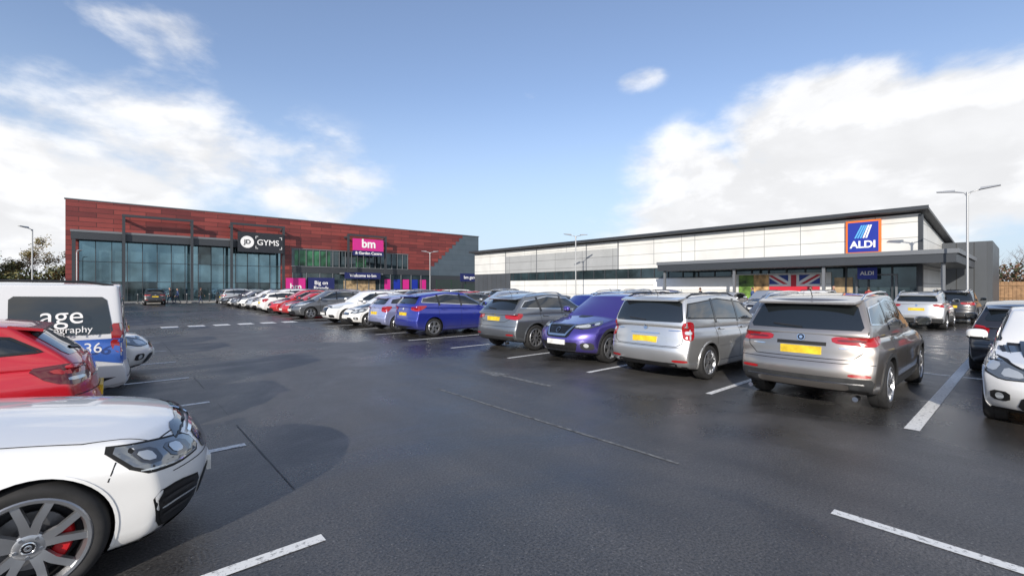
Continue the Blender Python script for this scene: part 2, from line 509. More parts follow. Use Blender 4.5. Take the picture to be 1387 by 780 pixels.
    for ax in (ax_f, ax_r):
        for sg in (-1, 1):
            wheel(M, X0 - ax, sg * (hw - .035), Rw, sg, dict(P.get('wh', {})))
    mp = {v: M.verts.new(v.co) for v in pj.out.verts}
    for f in pj.out.faces:
        nf = M.faces.new([mp[v] for v in f.verts]); nf.material_index = f.material_index; nf.smooth = f.smooth
    me = bpy.data.meshes.new("car_" + key); M.to_mesh(me); M.free()
    for n in CARM: me.materials.append(MATS[n])
    me.set_sharp_from_angle(angle=rad(38))
    TEMPL[key] = (me, L)

def rect(y0, y1, z0, z1): return [(y0, z0), (y1, z0), (y1, z1), (y0, z1)]
def disc(y, z, r, n=14, sy=.9): return [(y + r / sy * math.cos(2 * math.pi * k / n), z + r * math.sin(2 * math.pi * k / n)) for k in range(n)]

make_car('suv', dict(L=4.49, W=1.84, H=1.66, R=.35, ax=(.9, 3.58), gap=.04, gc=.22, cr=.16, rw=.76, bw=.935,
    top=[(0, .86), (.25, .93), (1.1, 1.06), (1.25, 1.07), (4.5, 1.14)],
    roof=[(1.9, 1.57), (2.3, 1.645), (3.0, 1.66), (3.8, 1.615), (4.15, 1.57)],
    g=(1.15, 1.98, 4.12, 4.40), gbr=.02, rear=[(0, .12), (.07, .03), (.22, .0), (.38, .0), (.47, .01), (.52, .06), (.68, .07), (.84, .10), (1, .13)],
    rwin=(1.14, 1.50, .80, .66), bp=[(2.42, .02), (3.35, .03)], doors=[1.45, 2.45, 3.4], handles=[2.25, 3.2], trim='chrome',
    archm='plastic', archw=.06, sill=.40, rails='chrome', spoil=.16, dk2=.08,
    taill=[('tail', [(.10, .42, .96), (.10, .42, 1.045), (.12, .96, 1.06), (.42, 1.0, 1.07), (.38, 1.0, .98), (.12, .96, .92)], .006),
           ('tail_dark', [(.10, .50, .985), (.10, .50, 1.01), (.12, .9, 1.02), (.12, .9, .98)], .009)],
    rearp=[('plastic', [(-.86, .27), (.86, .27), (.93, .50), (-.93, .50)], .006), ('paint', rect(-.62, .62, .33, .42), .014),
           ('tail', rect(-.88, -.62, .52, .56), .01), ('tail', rect(.62, .88, .52, .56), .01),
           ('chrome', disc(0, 1.02, .052), .012), ('gloss_black', disc(0, 1.02, .042), .014), ('chrome', disc(0, 1.02, .022), .016),
           ('chrome', rect(-.72, -.50, .885, .905), .008), ('chrome', rect(.52, .72, .885, .905), .008)],
    rears=[('chrome', .018, [(-.8, .43), (.8, .43)], .012), ('seam', .01, [(-.84, 1.13), (-.80, .86), (-.66, .74), (.66, .74), (.80, .86), (.84, 1.13)], .003),
           ('seam', .009, [(-.97, .69), (.97, .69)], .003), ('seam', .05, [(-.34, .94), (.34, .94)], .005)],
    rplate=.845, fplate=.5, exh=[-.72, .72], wsm='glass_clear',
    headl=[('lamp_dark', [(.1, .45, .78), (.2, .5, .86), (.7, .97, .90), (.45, .95, .78)], .006), ('lamp', [(.12, .55, .8), (.2, .6, .84), (.45, .9, .87), (.35, .9, .8)], .01)],
    frontp=[('gloss_black', rect(-.5, .5, .72, .84), .006), ('black', rect(-.7, .7, .3, .48), .006)],
    wh=dict(n=5, twin=.24, w0=.055, w1=.045)))

make_car('mpv', dict(L=4.47, W=1.80, H=1.63, R=.325, ax=(.88, 3.58), gc=.19, cr=.15, rw=.78,
    top=[(0, .80), (.25, .86), (1.0, 1.00), (1.2, 1.03), (4.5, 1.09)],
    roof=[(1.75, 1.52), (2.2, 1.60), (3.0, 1.625), (3.8, 1.60), (4.2, 1.56)],
    g=(1.0, 1.85, 4.20, 4.40), gbr=.03, rwin=(1.10, 1.48, .82, .70), bp=[(2.3, .02), (3.25, .03)], doors=[1.35, 2.32, 3.3], handles=[2.12, 3.08], rails='black',
    taill=[('tail', [(.10, .86, .80), (.10, .84, 1.08), (.16, .98, 1.12), (.30, 1.0, 1.08), (.26, 1.0, .80), (.14, .97, .77)], .006),
           ('lamp', [(.12, .90, .88), (.12, .90, .94), (.2, 1, .94), (.2, 1, .88)], .009)],
    rearp=[('paint', rect(-.5, .5, .60, .86), .002), ('chrome', disc(0, .99, .045), .012), ('black', rect(-.7, .7, .28, .36), .006),
           ('tail', rect(-.9, -.62, .38, .42), .01), ('tail', rect(.62, .9, .38, .42), .01),
           ('chrome', rect(-.76, -.52, .935, .955), .008), ('chrome', rect(.56, .76, .935, .955), .008)],
    rears=[('chrome', .022, [(-.34, .885), (.34, .885)], .014), ('seam', .01, [(-.84, 1.10), (-.80, .72), (-.7, .66), (.7, .66), (.8, .72), (.84, 1.10)], .003),
           ('seam', .008, [(-.97, .64), (.97, .64)], .003)],
    sides=[('paint', .03, [(1.4, .62), (3.25, .64)], .012)],
    rplate=.77, fplate=.45, spoil=.10,
    headl=[('lamp', [(.1, .45, .66), (.25, .5, .76), (.75, .97, .86), (.45, .95, .70)], .006)],
    frontp=[('black', rect(-.45, .45, .62, .72), .006), ('black', rect(-.7, .7, .28, .42), .006)],
    wh=dict(n=5, twin=.2, w0=.06, w1=.05)))

make_car('crossover', dict(L=4.38, W=1.81, H=1.60, R=.345, ax=(.92, 3.56), gc=.21, cf=.40, rw=.75,
    top=[(0, .82), (.25, .90), (.9, 1.0), (1.2, 1.06), (4.4, 1.14)],
    roof=[(1.85, 1.50), (2.3, 1.58), (2.9, 1.595), (3.7, 1.53), (4.0, 1.48)],
    g=(1.1, 1.98, 4.0, 4.33), rwin=(1.16, 1.42, .74, .62), bp=[(2.4, .02), (3.3, .05)], doors=[1.42, 2.42, 3.35], handles=[2.22, 3.15], trim='chrome',
    archm='plastic', archw=.06, sill=.40, rails='chrome', spoil=.12, dk2=.12,
    taill=[('tail', [(.10, .60, .96), (.10, .60, 1.06), (.14, .97, 1.10), (.42, 1.0, 1.08), (.3, 1.0, .96), (.12, .95, .92)], .006)],
    rearp=[('plastic', [(-.86, .27), (.86, .27), (.93, .48), (-.93, .48)], .006), ('chrome', disc(0, 1.0, .04), .012)],
    rplate=.84, fplate=.50,
    headl=[('lamp_dark', [(.08, .46, .80), (.14, .50, .875), (.40, .85, .93), (.72, .99, .97), (.60, .97, .88), (.22, .82, .79)], .006),
           ('lamp', [(.12, .54, .815), (.14, .56, .86), (.38, .82, .90), (.34, .84, .83)], .010), ('lamp', [(.42, .90, .865), (.45, .9, .905), (.6, .97, .93), (.52, .97, .88)], .010)],
    frontp=[('gloss_black', [(-.44, .86), (-.36, .60), (.36, .60), (.44, .86)], .008),
            ('black', [(-.60, .50), (-.5, .29), (.5, .29), (.60, .50)], .006),
            ('chrome', disc(0, .76, .058), .024), ('gloss_black', disc(0, .76, .045), .027),
            ('plastic', rect(-.9, -.64, .34, .50), .007), ('plastic', rect(.64, .9, .34, .50), .007), ('lamp', disc(-.76, .44, .045), .012), ('lamp', disc(.76, .44, .045), .012)],
    fronts=[('chrome', .045, [(-.42, .88), (-.27, .655), (.27, .655), (.42, .88)], .022), ('seam', .01, [(-.8, .90), (-.45, .885), (.45, .885), (.8, .90)], .004),
            ('chrome', .02, [(-.5, .31), (.5, .31)], .012)],
    tops=[('seam', .007, [(.30, .62), (.7, .86), (1.15, .87)], .002)],
    wh=dict(n=5, twin=.14, w0=.06, w1=.05)))

make_car('suv_coupe', dict(L=4.39, W=1.83, H=1.60, R=.355, ax=(.88, 3.5), gc=.21, rw=.73, bw=.925,
    top=[(0, .82), (.25, .88), (1.1, 1.03), (1.25, 1.05), (4.4, 1.09)],
    roof=[(1.85, 1.51), (2.3, 1.585), (2.9, 1.595), (3.6, 1.53), (3.95, 1.46)],
    g=(1.1, 1.95, 3.88, 4.36), rwin=(1.12, 1.40, .76, .62), bp=[(2.38, .02), (3.25, .10)], doors=[1.4, 2.4, 3.3], handles=[2.2, 3.1],
    trim='chrome', rails='chrome', spoil=.14, dk2=.22, sill=.34,
    taill=[('tail', [(.08, .52, .90), (.10, .52, 1.02), (.14, .97, 1.04), (.34, 1.0, 1.02), (.28, 1.0, .90), (.12, .96, .86)], .006)],
    rearp=[('plastic', [(-.80, .27), (.80, .27), (.86, .40), (-.86, .40)], .006), ('chrome', rect(-.09, .09, .97, 1.0), .01), ('tail', rect(-.85, -.6, .44, .48), .01), ('tail', rect(.6, .85, .44, .48), .01)],
    rears=[('seam', .01, [(-.98, 1.0), (-.5, .80), (.5, .80), (.98, 1.0)], .003), ('seam', .009, [(-.97, .68), (.97, .68)], .003)],
    rplate=.88, fplate=.5, exh=[-.6],
    headl=[('lamp', [(.1, .45, .72), (.25, .5, .82), (.7, .97, .88), (.45, .95, .74)], .006)],
    frontp=[('gloss_black', rect(-.42, .42, .42, .80), .006), ('black', rect(-.85, -.55, .32, .46), .006), ('black', rect(.55, .85, .32, .46), .006)],
    wh=dict(n=10, w0=.035, w1=.03)))

make_car('cmpv', dict(L=4.38, W=1.83, H=1.62, R=.325, ax=(.9, 3.55), gc=.18, rw=.72,
    top=[(0, .78), (.25, .86), (.95, 1.0), (1.15, 1.03), (4.4, 1.13)],
    roof=[(1.8, 1.52), (2.3, 1.60), (2.9, 1.615), (3.7, 1.54), (4.0, 1.48)],
    g=(.95, 1.95, 4.02, 4.34), rwin=(1.16, 1.44, .74, .6), bp=[(2.35, .02), (3.3, .06)], doors=[1.4, 2.38, 3.35], handles=[2.18, 3.12], trim='chrome', spoil=.12, dk2=.18,
    taill=[('tail', [(.08, .56, .95), (.10, .56, 1.05), (.14, .97, 1.10), (.48, 1.0, 1.10), (.28, 1.0, .96), (.12, .96, .90)], .006)],
    rearp=[('black', rect(-.7, .7, .27, .38), .006), ('chrome', disc(0, .98, .035, sy=.5), .012)],
    rears=[('seam', .009, [(-.97, .66), (.97, .66)], .003)],
    rplate=.80, fplate=.5, headl=[('lamp', [(.1, .5, .72), (.25, .52, .80), (.8, .97, .92), (.5, .96, .76)], .006)],
    frontp=[('gloss_black', rect(-.4, .4, .58, .72), .006), ('black', rect(-.62, .62, .28, .46), .006)],
    wh=dict(n=5, twin=.16, w0=.06, w1=.06)))

make_car('hatch', dict(L=4.0, W=1.74, H=1.48, R=.31, ax=(.80, 3.30), gc=.17, cf=.36, rw=.73,
    top=[(0, .74), (.25, .80), (.9, .93), (1.05, .96), (4.0, 1.03)],
    roof=[(1.65, 1.40), (2.1, 1.47), (2.6, 1.475), (3.3, 1.42), (3.6, 1.36)],
    g=(.92, 1.75, 3.55, 3.96), rwin=(1.07, 1.32, .72, .6), bp=[(2.15, .02), (3.0, .08)], doors=[1.25, 2.18, 3.0], handles=[1.98, 2.85], spoil=.12, dk2=.25,
    taill=[('tail', [(.08, .66, .80), (.10, .66, .96), (.14, .96, 1.0), (.38, 1.0, 1.0), (.25, 1.0, .80), (.12, .95, .76)], .006)],
    rearp=[('black', rect(-.66, .66, .26, .38), .006), ('chrome', disc(0, .94, .035), .012)],
    rears=[('seam', .009, [(-.97, .60), (.97, .60)], .003)],
    rplate=.72, fplate=.44,
    headl=[('seam', [(.06, .48, .61), (.17, .52, .715), (.42, .83, .815), (.73, .99, .855), (.57, .98, .69), (.2, .82, .59)], .004),
           ('lamp_mid', [(.08, .50, .62), (.18, .54, .70), (.42, .84, .80), (.70, .98, .84), (.55, .97, .70), (.2, .82, .60)], .006),
           ('lamp', [(.14, .56, .63), (.2, .60, .70), (.34, .76, .74), (.28, .78, .635)], .009),
           ('lamp', [(.36, .84, .68), (.38, .84, .77), (.56, .95, .80), (.48, .94, .70)], .009)],
    frontp=[('gloss_black', [(-.40, .64), (-.42, .54), (.42, .54), (.40, .64)], .008), ('black', [(-.56, .44), (-.62, .26), (.62, .26), (.56, .44)], .006),
            ('chrome', disc(0, .62, .045), .016), ('black', rect(-.88, -.68, .34, .46), .006), ('black', rect(.68, .88, .34, .46), .006), ('lamp', disc(-.78, .40, .04), .012), ('lamp', disc(.78, .40, .04), .012)],
    fronts=[('chrome', .03, [(-.40, .60), (.40, .60)], .014)],
    tops=[('seam', .007, [(.26, .55), (.6, .84), (.95, .86)], .002)],
    wh=dict(n=5, twin=.12, w0=.06, w1=.055)))

make_car('hatch3', dict(L=3.95, W=1.72, H=1.46, R=.315, ax=(.82, 3.27), gc=.17, rw=.74, bw=.93,
    top=[(0, .74), (.25, .82), (.95, .97), (1.1, .99), (3.4, 1.03), (4.0, 1.01)],
    roof=[(1.65, 1.39), (2.1, 1.45), (2.6, 1.45), (3.2, 1.40), (3.5, 1.35)],
    g=(.95, 1.75, 3.38, 3.86), gbr=.05, cr=.17, rwin=(1.05, 1.31, .74, .62), bp=[(2.3, .06)], doors=[1.3, 2.5], handles=[2.3], hm='chrome', spoil=.12, dk2=.2, ant=False,
    taill=[('tail_dark', [(.06, .56, .80), (.10, .56, .94), (.14, .96, .98), (.46, 1.0, .95), (.34, 1.0, .80), (.12, .95, .76)], .006),
           ('tail', [(.08, .64, .87), (.10, .64, .91), (.14, .92, .93), (.30, 1.0, .92), (.26, 1.0, .88), (.12, .92, .87)], .010),
           ('lamp', [(.10, .74, .81), (.10, .74, .84), (.2, .98, .845), (.2, .98, .81)], .010)],
    rearp=[('black', rect(-.66, .66, .26, .40), .006), ('chrome', disc(0, .90, .045), .012)],
    rears=[('seam', .009, [(-.97, .66), (.97, .66)], .003), ('chrome', .018, [(-.5, .80), (.5, .80)], .010)],
    rplate=.60, fplate=.44, headl=[('lamp', [(.1, .5, .66), (.2, .52, .74), (.75, .97, .84), (.5, .96, .68)], .006)],
    wh=dict(n=5, w0=.09, w1=.08)))

make_car('sport', dict(L=4.68, W=1.81, H=1.46, R=.335, ax=(.905, 3.59), gap=.022, archw=.016, arch_off=.005, gc=.15, cf=.34, rw=.73, crown=.07,
    top=[(0, .74), (.22, .805), (.45, .86), (.9, .925), (1.25, .965), (1.4, .975), (4.7, 1.0)],
    roof=[(2.1, 1.40), (2.5, 1.45), (3.0, 1.46), (4.0, 1.40), (4.4, 1.34)],
    g=(1.28, 2.15, 4.35, 4.62), rwin=(1.05, 1.3, .72, .6), bp=[(2.75, .02), (3.65, .06)], doors=[1.62, 2.75, 3.65], handles=[2.5, 3.4], spoil=.1,
    prof=[(0, .90), (.07, .955), (.22, .97), (.38, .975), (.55, .982), (.68, 1.0), (.77, 1.0), (.84, .968), (.92, .95), (1, .89)],
    front=[(0, .12), (.07, .045), (.22, .03), (.38, .0), (.55, .0), (.68, .02), (.77, .035), (.84, .06), (.92, .10), (1, .18)],
    headl=[('seam', [(.57, .985, .795), (.35, .88, .767), (.11, .60, .72), (.075, .54, .59), (.25, .80, .58), (.455, .965, .605)], .003),
           ('lamp_mid', [(.54, .975, .782), (.35, .88, .755), (.12, .60, .71), (.09, .55, .60), (.25, .80, .595), (.44, .955, .62)], .006),
           ('lamp_dark', [(.46, .955, .745), (.34, .87, .73), (.33, .86, .645), (.42, .94, .65)], .009),
           ('lamp', [(.44, .945, .73), (.37, .90, .72), (.36, .89, .665), (.41, .935, .67)], .012),
           ('lamp_dark', [(.30, .84, .725), (.16, .66, .70), (.14, .64, .625), (.27, .82, .63)], .009),
           ('lamp', [(.27, .81, .71), (.20, .73, .70), (.19, .72, .645), (.25, .80, .65)], .012),
           ('lamp', [(.44, .95, .632), (.25, .80, .607), (.12, .60, .61), (.12, .60, .60), (.25, .80, .598), (.44, .955, .622)], .010)],
    frontp2=[('seam', [(.07, .60, .22), (.07, .58, .43), (.20, .84, .48), (.36, .955, .47), (.31, .94, .235), (.2, .84, .215)], .003),
             ('black', [(.07, .62, .235), (.07, .60, .42), (.20, .84, .465), (.34, .945, .455), (.29, .93, .25), (.2, .84, .23)], .006),
             ('plastic', [(.08, .66, .38), (.08, .66, .40), (.2, .84, .425), (.32, .93, .415), (.32, .93, .395), (.2, .84, .40)], .014),
             ('lamp', [(.08, .66, .345), (.08, .66, .355), (.2, .84, .372), (.31, .93, .365), (.31, .93, .352), (.2, .84, .36)], .016),
             ('plastic', [(.08, .68, .29), (.08, .68, .305), (.2, .84, .32), (.29, .92, .315), (.29, .92, .30), (.2, .84, .30)], .014)],
    frontp=[('gloss_black', [(-.48, .70), (-.46, .56), (.46, .56), (.48, .70), (.3, .73), (-.3, .73)], .008),
            ('black', rect(-.50, .50, .24, .42), .006), ('chrome', disc(0, .77, .04), .012)],
    fronts=[('chrome', .018, [(-.49, .71), (-.3, .735), (.3, .735), (.49, .71)], .013), ('gloss_black', .035, [(-.9, .19), (.9, .19)], .012),
            ('seam', .006, [(-.85, .555), (-.5, .545), (.5, .545), (.85, .555)], .003)],
    tops=[('seam', .007, [(.22, .50), (.36, .79), (.7, .865), (1.38, .855)], .002)],
    sides=[('seam', .007, [(.55, .70), (.585, .60)], .002)],
    taill=[('tail', [(.08, .56, .85), (.10, .56, .97), (.14, .97, 1.0), (.36, 1.0, 1.0), (.2, .96, .85)], .006)],
    rplate=.70, fplate=.40,
    wh=dict(n=5, twin=.30, w0=.052, w1=.036, cap=1, cal=(-.9, .35), a0=.25, rr=.74)))

vt = [(0, .88), (.25, .96), (.85, 1.02), (1.0, 1.03), (4.7, 1.04)]
make_car('van', dict(L=4.7, W=1.80, H=1.82, R=.33, ax=(.88, 3.72), gc=.20, cr=.06, rw=.84, bw=.95, cf=.3, crown=.04,
    top=vt, roof=[(1.55, 1.70), (2.1, 1.80), (3.5, 1.82), (4.55, 1.80)], g=(.85, 1.75, 4.60, 4.66), gbr=.0, gcr=.05, gpl=.02,
    rear=[(0, .06), (.07, .0), (.22, .0), (.38, .01), (.42, .05), (1, .06)],
    dlo=[(1.20, 1.08), (1.88, 1.60), (2.25, 1.62), (2.25, 1.08)], bp=[], doors=[1.3, 2.3, 3.40], handles=[2.1, 2.5], rails='black',
    rwin=(1.12, 1.60, .80, .76),
    sidep=[('glass', [(2.42, 1.07), (2.42, 1.62), (3.33, 1.62), (3.33, 1.07)], .006), ('glass', [(3.46, 1.07), (3.46, 1.62), (4.42, 1.60), (4.50, 1.07)], .006),
           ('van_blue', [(2.60, .50), (2.60, 1.00), (4.64, 1.00), (4.64, .62), (4.2, .72), (3.2, .66)], .006)],
    sides=[('lamp', .016, [(2.5, 1.50), (2.9, 1.57), (3.3, 1.55)], .009), ('lamp', .012, [(2.6, 1.44), (3.0, 1.49), (3.3, 1.44)], .009)],
    taill=[('tail', [(.04, .90, .80), (.04, .90, 1.22), (.14, 1.0, 1.22), (.14, 1.0, .80)], .006)],
    rears=[('seam', .012, [(0, 1.75), (0, .45)], .004), ('plastic', .16, [(-.97, .36), (.97, .36)], .008)],
    rplate=.85, fplate=.45, ant=False, headl=[('lamp', [(.1, .5, .72), (.2, .52, .86), (.6, .97, .93), (.4, .96, .74)], .006)],
    wh=dict(n=8, w0=.06, w1=.05)))

def place(key, name, x, y, rz, col, metal=.0):
    me, L = TEMPL[key]
    o = bpy.data.objects.new(name, me); link(o)
    o.location = (x, y, .004); o.rotation_euler = (0, 0, rz)
    o.color = (*col, metal)
    return o
def right_rear(key, xr, y, col, metal=0, j=0, name="parked_car"):
    return place(key, name, xr + TEMPL[key][1] / 2, y, j, col, metal)
def right_front(key, xf, y, col, metal=0, j=0, name="parked_car"):
    return place(key, name, xf + TEMPL[key][1] / 2, y, math.pi + j, col, metal)
def left_front(key, xf, y, col, metal=0, j=0, name="parked_car"):
    return place(key, name, xf - TEMPL[key][1] / 2, y, j, col, metal)
def left_rear(key, xr, y, col, metal=0, j=0, name="parked_car"):
    return place(key, name, xr - TEMPL[key][1] / 2, y, math.pi + j, col, metal)

WHITE = (.78, .78, .77); SILVER = (.50, .51, .52); GREY = (.12, .125, .135); BLACK = (.012, .012, .014)
RED = (.42, .012, .015); BLUE = (.018, .03, .24); BRONZE = (.34, .31, .285); PURP = (.075, .055, .30); LILAC = (.33, .36, .58)
right_rear('suv', 7.45, 2.22, BRONZE, .8)
right_rear('mpv', 7.6, 4.85, (.58, .585, .59), .75, rad(-1))
right_front('crossover', 7.70, 7.30, PURP, .6, rad(1))
right_rear('suv_coupe', 7.95, 9.95, (.19, .205, .225), .7)
right_rear('cmpv', 7.8, 14.95, (.022, .035, .30), .4)
right_rear('hatch', 7.9, 17.6, LILAC, .5)
right_front('hatch', 7.7, 20.1, WHITE)
right_front('suv_coupe', 7.6, 22.6, WHITE)
right_front('cmpv', 7.4, 27.4, GREY, .4)
right_front('hatch3', 7.6, 30.0, RED)
pal = [(WHITE, 0), (SILVER, .6), (GREY, .5), (BLACK, .2), (RED, 0), (WHITE, 0), (BLUE, .4), (WHITE, 0), (GREY, .5), (SILVER, .6)]
kinds = ['hatch', 'suv', 'crossover', 'cmpv', 'suv_coupe', 'hatch3', 'sport', 'mpv', 'hatch']
for y, c, kd in [(32.5, (RED, 0), 'cmpv'), (35, (WHITE, 0), 'hatch'), (37.5, (WHITE, 0), 'suv'), (40, (SILVER, .5), 'mpv'), (42.5, (WHITE, 0), 'crossover'),
                 (45, (GREY, .4), 'hatch'), (47.5, (WHITE, 0), 'hatch'), (50, (BLACK, .2), 'sport'), (52.5, (SILVER, .5), 'suv')]:
    (right_front if random.random() < .6 else right_rear)(kd, 7.6 + random.uniform(-.15, .2), y, c[0], c[1])
def fill(fn, x, ys, skip=0.12):
    for y in ys:
        if random.random() < skip: continue
        c = random.choice(pal); kd = random.choice(kinds)
        fn(kd, x + random.uniform(-.15, .25), y + random.uniform(-.1, .1), c[0], c[1], rad(random.uniform(-1, 1)))
right_rear('hatch', 13.0, .02, (.03, .03, .036), .3)
right_front('suv_coupe', 12.9, 4.8, GREY, .4); right_rear('crossover', 12.9, 7.4, BLACK, .3); right_rear('suv', 12.9, 10.0, (.03, .04, .07), .3)
fill(right_front, 12.8, [12.5, 15, 17.6, 20.1, 22.6, 27.4, 30, 32.5, 35, 37.5, 40, 42.5, 45, 47.5, 50, 52.5])
right_rear('crossover', 25.3, 3.2, SILVER, .5); right_rear('suv', 30.1, 2.6, BLACK, .3)
fill(right_rear, 24.0, [5.8, 8.3, 10.8, 13.3, 15.8, 18.3, 20.8, 27.4, 30, 32.5, 35, 37.5, 40, 42.5, 45, 47.5, 50, 52.5], .1)
fill(right_front, 28.9, [6.0, 8.5, 11.0, 13.5, 16.0, 18.5, 21, 27.4, 32.5, 35, 37.5, 40, 42.5, 45, 47.5, 50], .3)
right_front('hatch', 8.05, -.42, WHITE)
left_front('sport', .56, 4.42, (.84, .84, .83))
left_rear('hatch3', -.08, 7.1, (.50, .01, .02))
van = left_rear('van', .20, 9.62, (.66, .67, .69), 0, name="parked_van")
left_front('hatch', .62, 12.05, WHITE)
left_rear('hatch', .2, 14.6, BLACK, .3); left_rear('hatch3', .35, 17.1, RED); left_front('cmpv', .3, 19.6, RED)
left_rear('suv', .2, 22.1, RED); left_front('crossover', .3, 27.3, WHITE); left_rear('hatch', .2, 29.8, (.3, .02, .03)); left_rear('cmpv', .2, 32.3, BLUE, .4)
fill(left_front, .3, [34.8, 37.3, 39.8, 42.3, 44.8, 47.3, 49.8, 52.3], .15)
for i, (xx, cc) in enumerate([(-1.5, GREY), (3.2, BLACK), (9.8, BLACK), (12.6, SILVER)]):
    place(kinds[i], "parked_car", xx, 61.0, math.pi / 2 * (1 if i % 2 else -1), cc, .3)

mat("sign_white", (.8, .8, .8), .5)
for s, x_, z_, sz, yy, tl in (("age", -1.62, 1.34, .33, .872, 10), ("ematography", -1.60, 1.15, .125, .897, 8), ("36", -1.93, .88, .20, .915, 0)):
    text("van_lettering", s, (x_, yy, z_), (rad(90 - tl), 0, rad(180)), sz, 'sign_white', van, .004)

# ------------------------------------------------------------------ ground
def asphalt():
    m, nt, b = _new("asphalt"); N = nt.nodes; Lk = nt.links
    tc = N.new("ShaderNodeTexCoord")
    def nz(scale, det=5, rough=.6, vec=None, dist=0):
        n = N.new("ShaderNodeTexNoise"); n.inputs["Scale"].default_value = scale; n.inputs["Detail"].default_value = det
        n.inputs["Roughness"].default_value = rough; n.inputs["Distortion"].default_value = dist
        Lk.new(vec or tc.outputs["Object"], n.inputs["Vector"]); return n
    def mr(src, a, b_, c, d, sm=False):
        r = N.new("ShaderNodeMapRange")
        if sm: r.interpolation_type = 'SMOOTHSTEP'
        for k, v in zip(("From Min", "From Max", "To Min", "To Max"), (a, b_, c, d)): r.inputs[k].default_value = v
        Lk.new(src, r.inputs["Value"]); return r.outputs[0]
    def ma(op, a, b_):
        n = N.new("ShaderNodeMath"); n.operation = op
        for i, v in enumerate((a, b_)):
            if isinstance(v, (int, float)): n.inputs[i].default_value = v
            else: Lk.new(v, n.inputs[i])
        return n.outputs[0]
    big = nz(.20, 6, .62, dist=.8); med = nz(1.3, 6, .65); fine = nz(55, 3, .75); gr = nz(24, 4, .7)
    wet = mr(big.outputs["Fac"], .43, .58, 0, 1, True)
    mp = N.new("ShaderNodeMapping"); mp.inputs["Scale"].default_value = (1, .08, 1); Lk.new(tc.outputs["Object"], mp.inputs["Vector"])
    tr = nz(1.4, 3, .5, mp.outputs[0])
    v = ma('MULTIPLY', mr(fine.outputs["Fac"], .3, .7, .2, 1.95), mr(med.outputs["Fac"], .3, .7, .78, 1.25))
    v = ma('MULTIPLY', v, mr(tr.outputs["Fac"], .3, .7, .82, 1.2))
    v = ma('MULTIPLY', v, mr(wet, 0, 1, 1.2, .68))
    v = ma('MULTIPLY', v, .050)
    vo = N.new("ShaderNodeTexVoronoi"); vo.inputs["Scale"].default_value = 38; Lk.new(tc.outputs["Object"], vo.inputs["Vector"])
    st = mr(vo.outputs["Distance"], .12, .26, .15, 0)
    v = ma('ADD', v, ma('MULTIPLY', st, mr(gr.outputs["Fac"], .50, .62, 0, 1)))
    cb = N.new("ShaderNodeCombineColor"); Lk.new(ma('MULTIPLY', v, 1.04), cb.inputs[0]); Lk.new(ma('MULTIPLY', v, 1.0), cb.inputs[1]); Lk.new(ma('MULTIPLY', v, .97), cb.inputs[2])
    Lk.new(cb.outputs[0], b.inputs["Base Color"])
    rg = ma('ADD', mr(wet, 0, 1, .44, .24), mr(med.outputs["Fac"], .3, .7, -.08, .08))
    Lk.new(rg, b.inputs["Roughness"])
    b.inputs["Specular IOR Level"].default_value = .6
    bp = N.new("ShaderNodeBump"); bp.inputs["Strength"].default_value = .5; bp.inputs["Distance"].default_value = .010
    hh = ma('ADD', gr.outputs["Fac"], ma('MULTIPLY', fine.outputs["Fac"], .6)); Lk.new(hh, bp.inputs["Height"]); Lk.new(bp.outputs[0], b.inputs["Normal"])
    MATS["asphalt"] = m
asphalt()
def line_mat():
    m, nt, b = _new("road_paint"); N = nt.nodes; Lk = nt.links
    tc = N.new("ShaderNodeTexCoord"); n = N.new("ShaderNodeTexNoise"); n.inputs["Scale"].default_value = 22; n.inputs["Detail"].default_value = 8; n.inputs["Roughness"].default_value = .75
    Lk.new(tc.outputs["Object"], n.inputs["Vector"])
    r = N.new("ShaderNodeValToRGB"); r.color_ramp.elements[0].position = .36; r.color_ramp.elements[0].color = (.12, .12, .12, 1)
    r.color_ramp.elements[1].position = .47; r.color_ramp.elements[1].color = (.74, .74, .72, 1)
    Lk.new(n.outputs["Fac"], r.inputs[0]); Lk.new(r.outputs[0], b.inputs["Base Color"]); b.inputs["Roughness"].default_value = .55
    MATS["line"] = m
line_mat()
mat("line_faded", (.14, .14, .135), .6, var=.7, vscale=14)
mat("joint", (.030, .030, .030), .5, var=.5, vscale=5)
mat("grass", (.045, .075, .02), .9, var=.5, vscale=.3)
mat("concrete", (.30, .29, .27), .85, var=.2, vscale=3, bump=.3)
mat("paving", (.24, .235, .225), .8, var=.2, vscale=5, bump=.2)

def sheet(name, x0, x1, y0, y1, z, m):
    bm = bmesh.new(); bm.faces.new([bm.verts.new(p) for p in ((x0, y0, z), (x1, y0, z), (x1, y1, z), (x0, y1, z))])
    return bm_obj(name, bm, [m])
sheet("ground", -1500, 1500, -1500, 1500, -.004, "grass")
sheet("car_park_surface", -40, 74, -60, 80, 0, "asphalt")
bm = bmesh.new()
def ln(x0, x1, y0, y1, mi=0):
    f = bm.faces.new([bm.verts.new(p) for p in ((x0, y0, .004), (x1, y0, .004), (x1, y1, .004), (x0, y1, .004))]); f.material_index = mi
for k in range(-8, 21):
    yy = 3.25 + 2.5 * k
    if 22.8 < yy < 26.8: continue
    ln(-3.9, 1.10, yy - .05, yy + .05)
for k in range(-8, 21):
    yy = .97 + 2.52 * k
    if 24 < yy < 26: continue
    w = .075 if k == 0 else .05
    if k == 0: ln(7.35, 18.0, yy - w, yy + w)
    else:
        ln(7.33, 12.35, yy - w, yy + w); ln(12.5, 17.4, yy - w, yy + w)
    ln(23.6, 28.5, yy - .05, yy + .05); ln(28.65, 33.5, yy - .05, yy + .05)
ln(12.38, 12.47, -19, .88); ln(12.38, 12.47, 1.06, 3.4)
ln(4.15, 4.25, -2.2, 1.02)
ln(4.18, 4.22, 2.3, 6.7, 1)
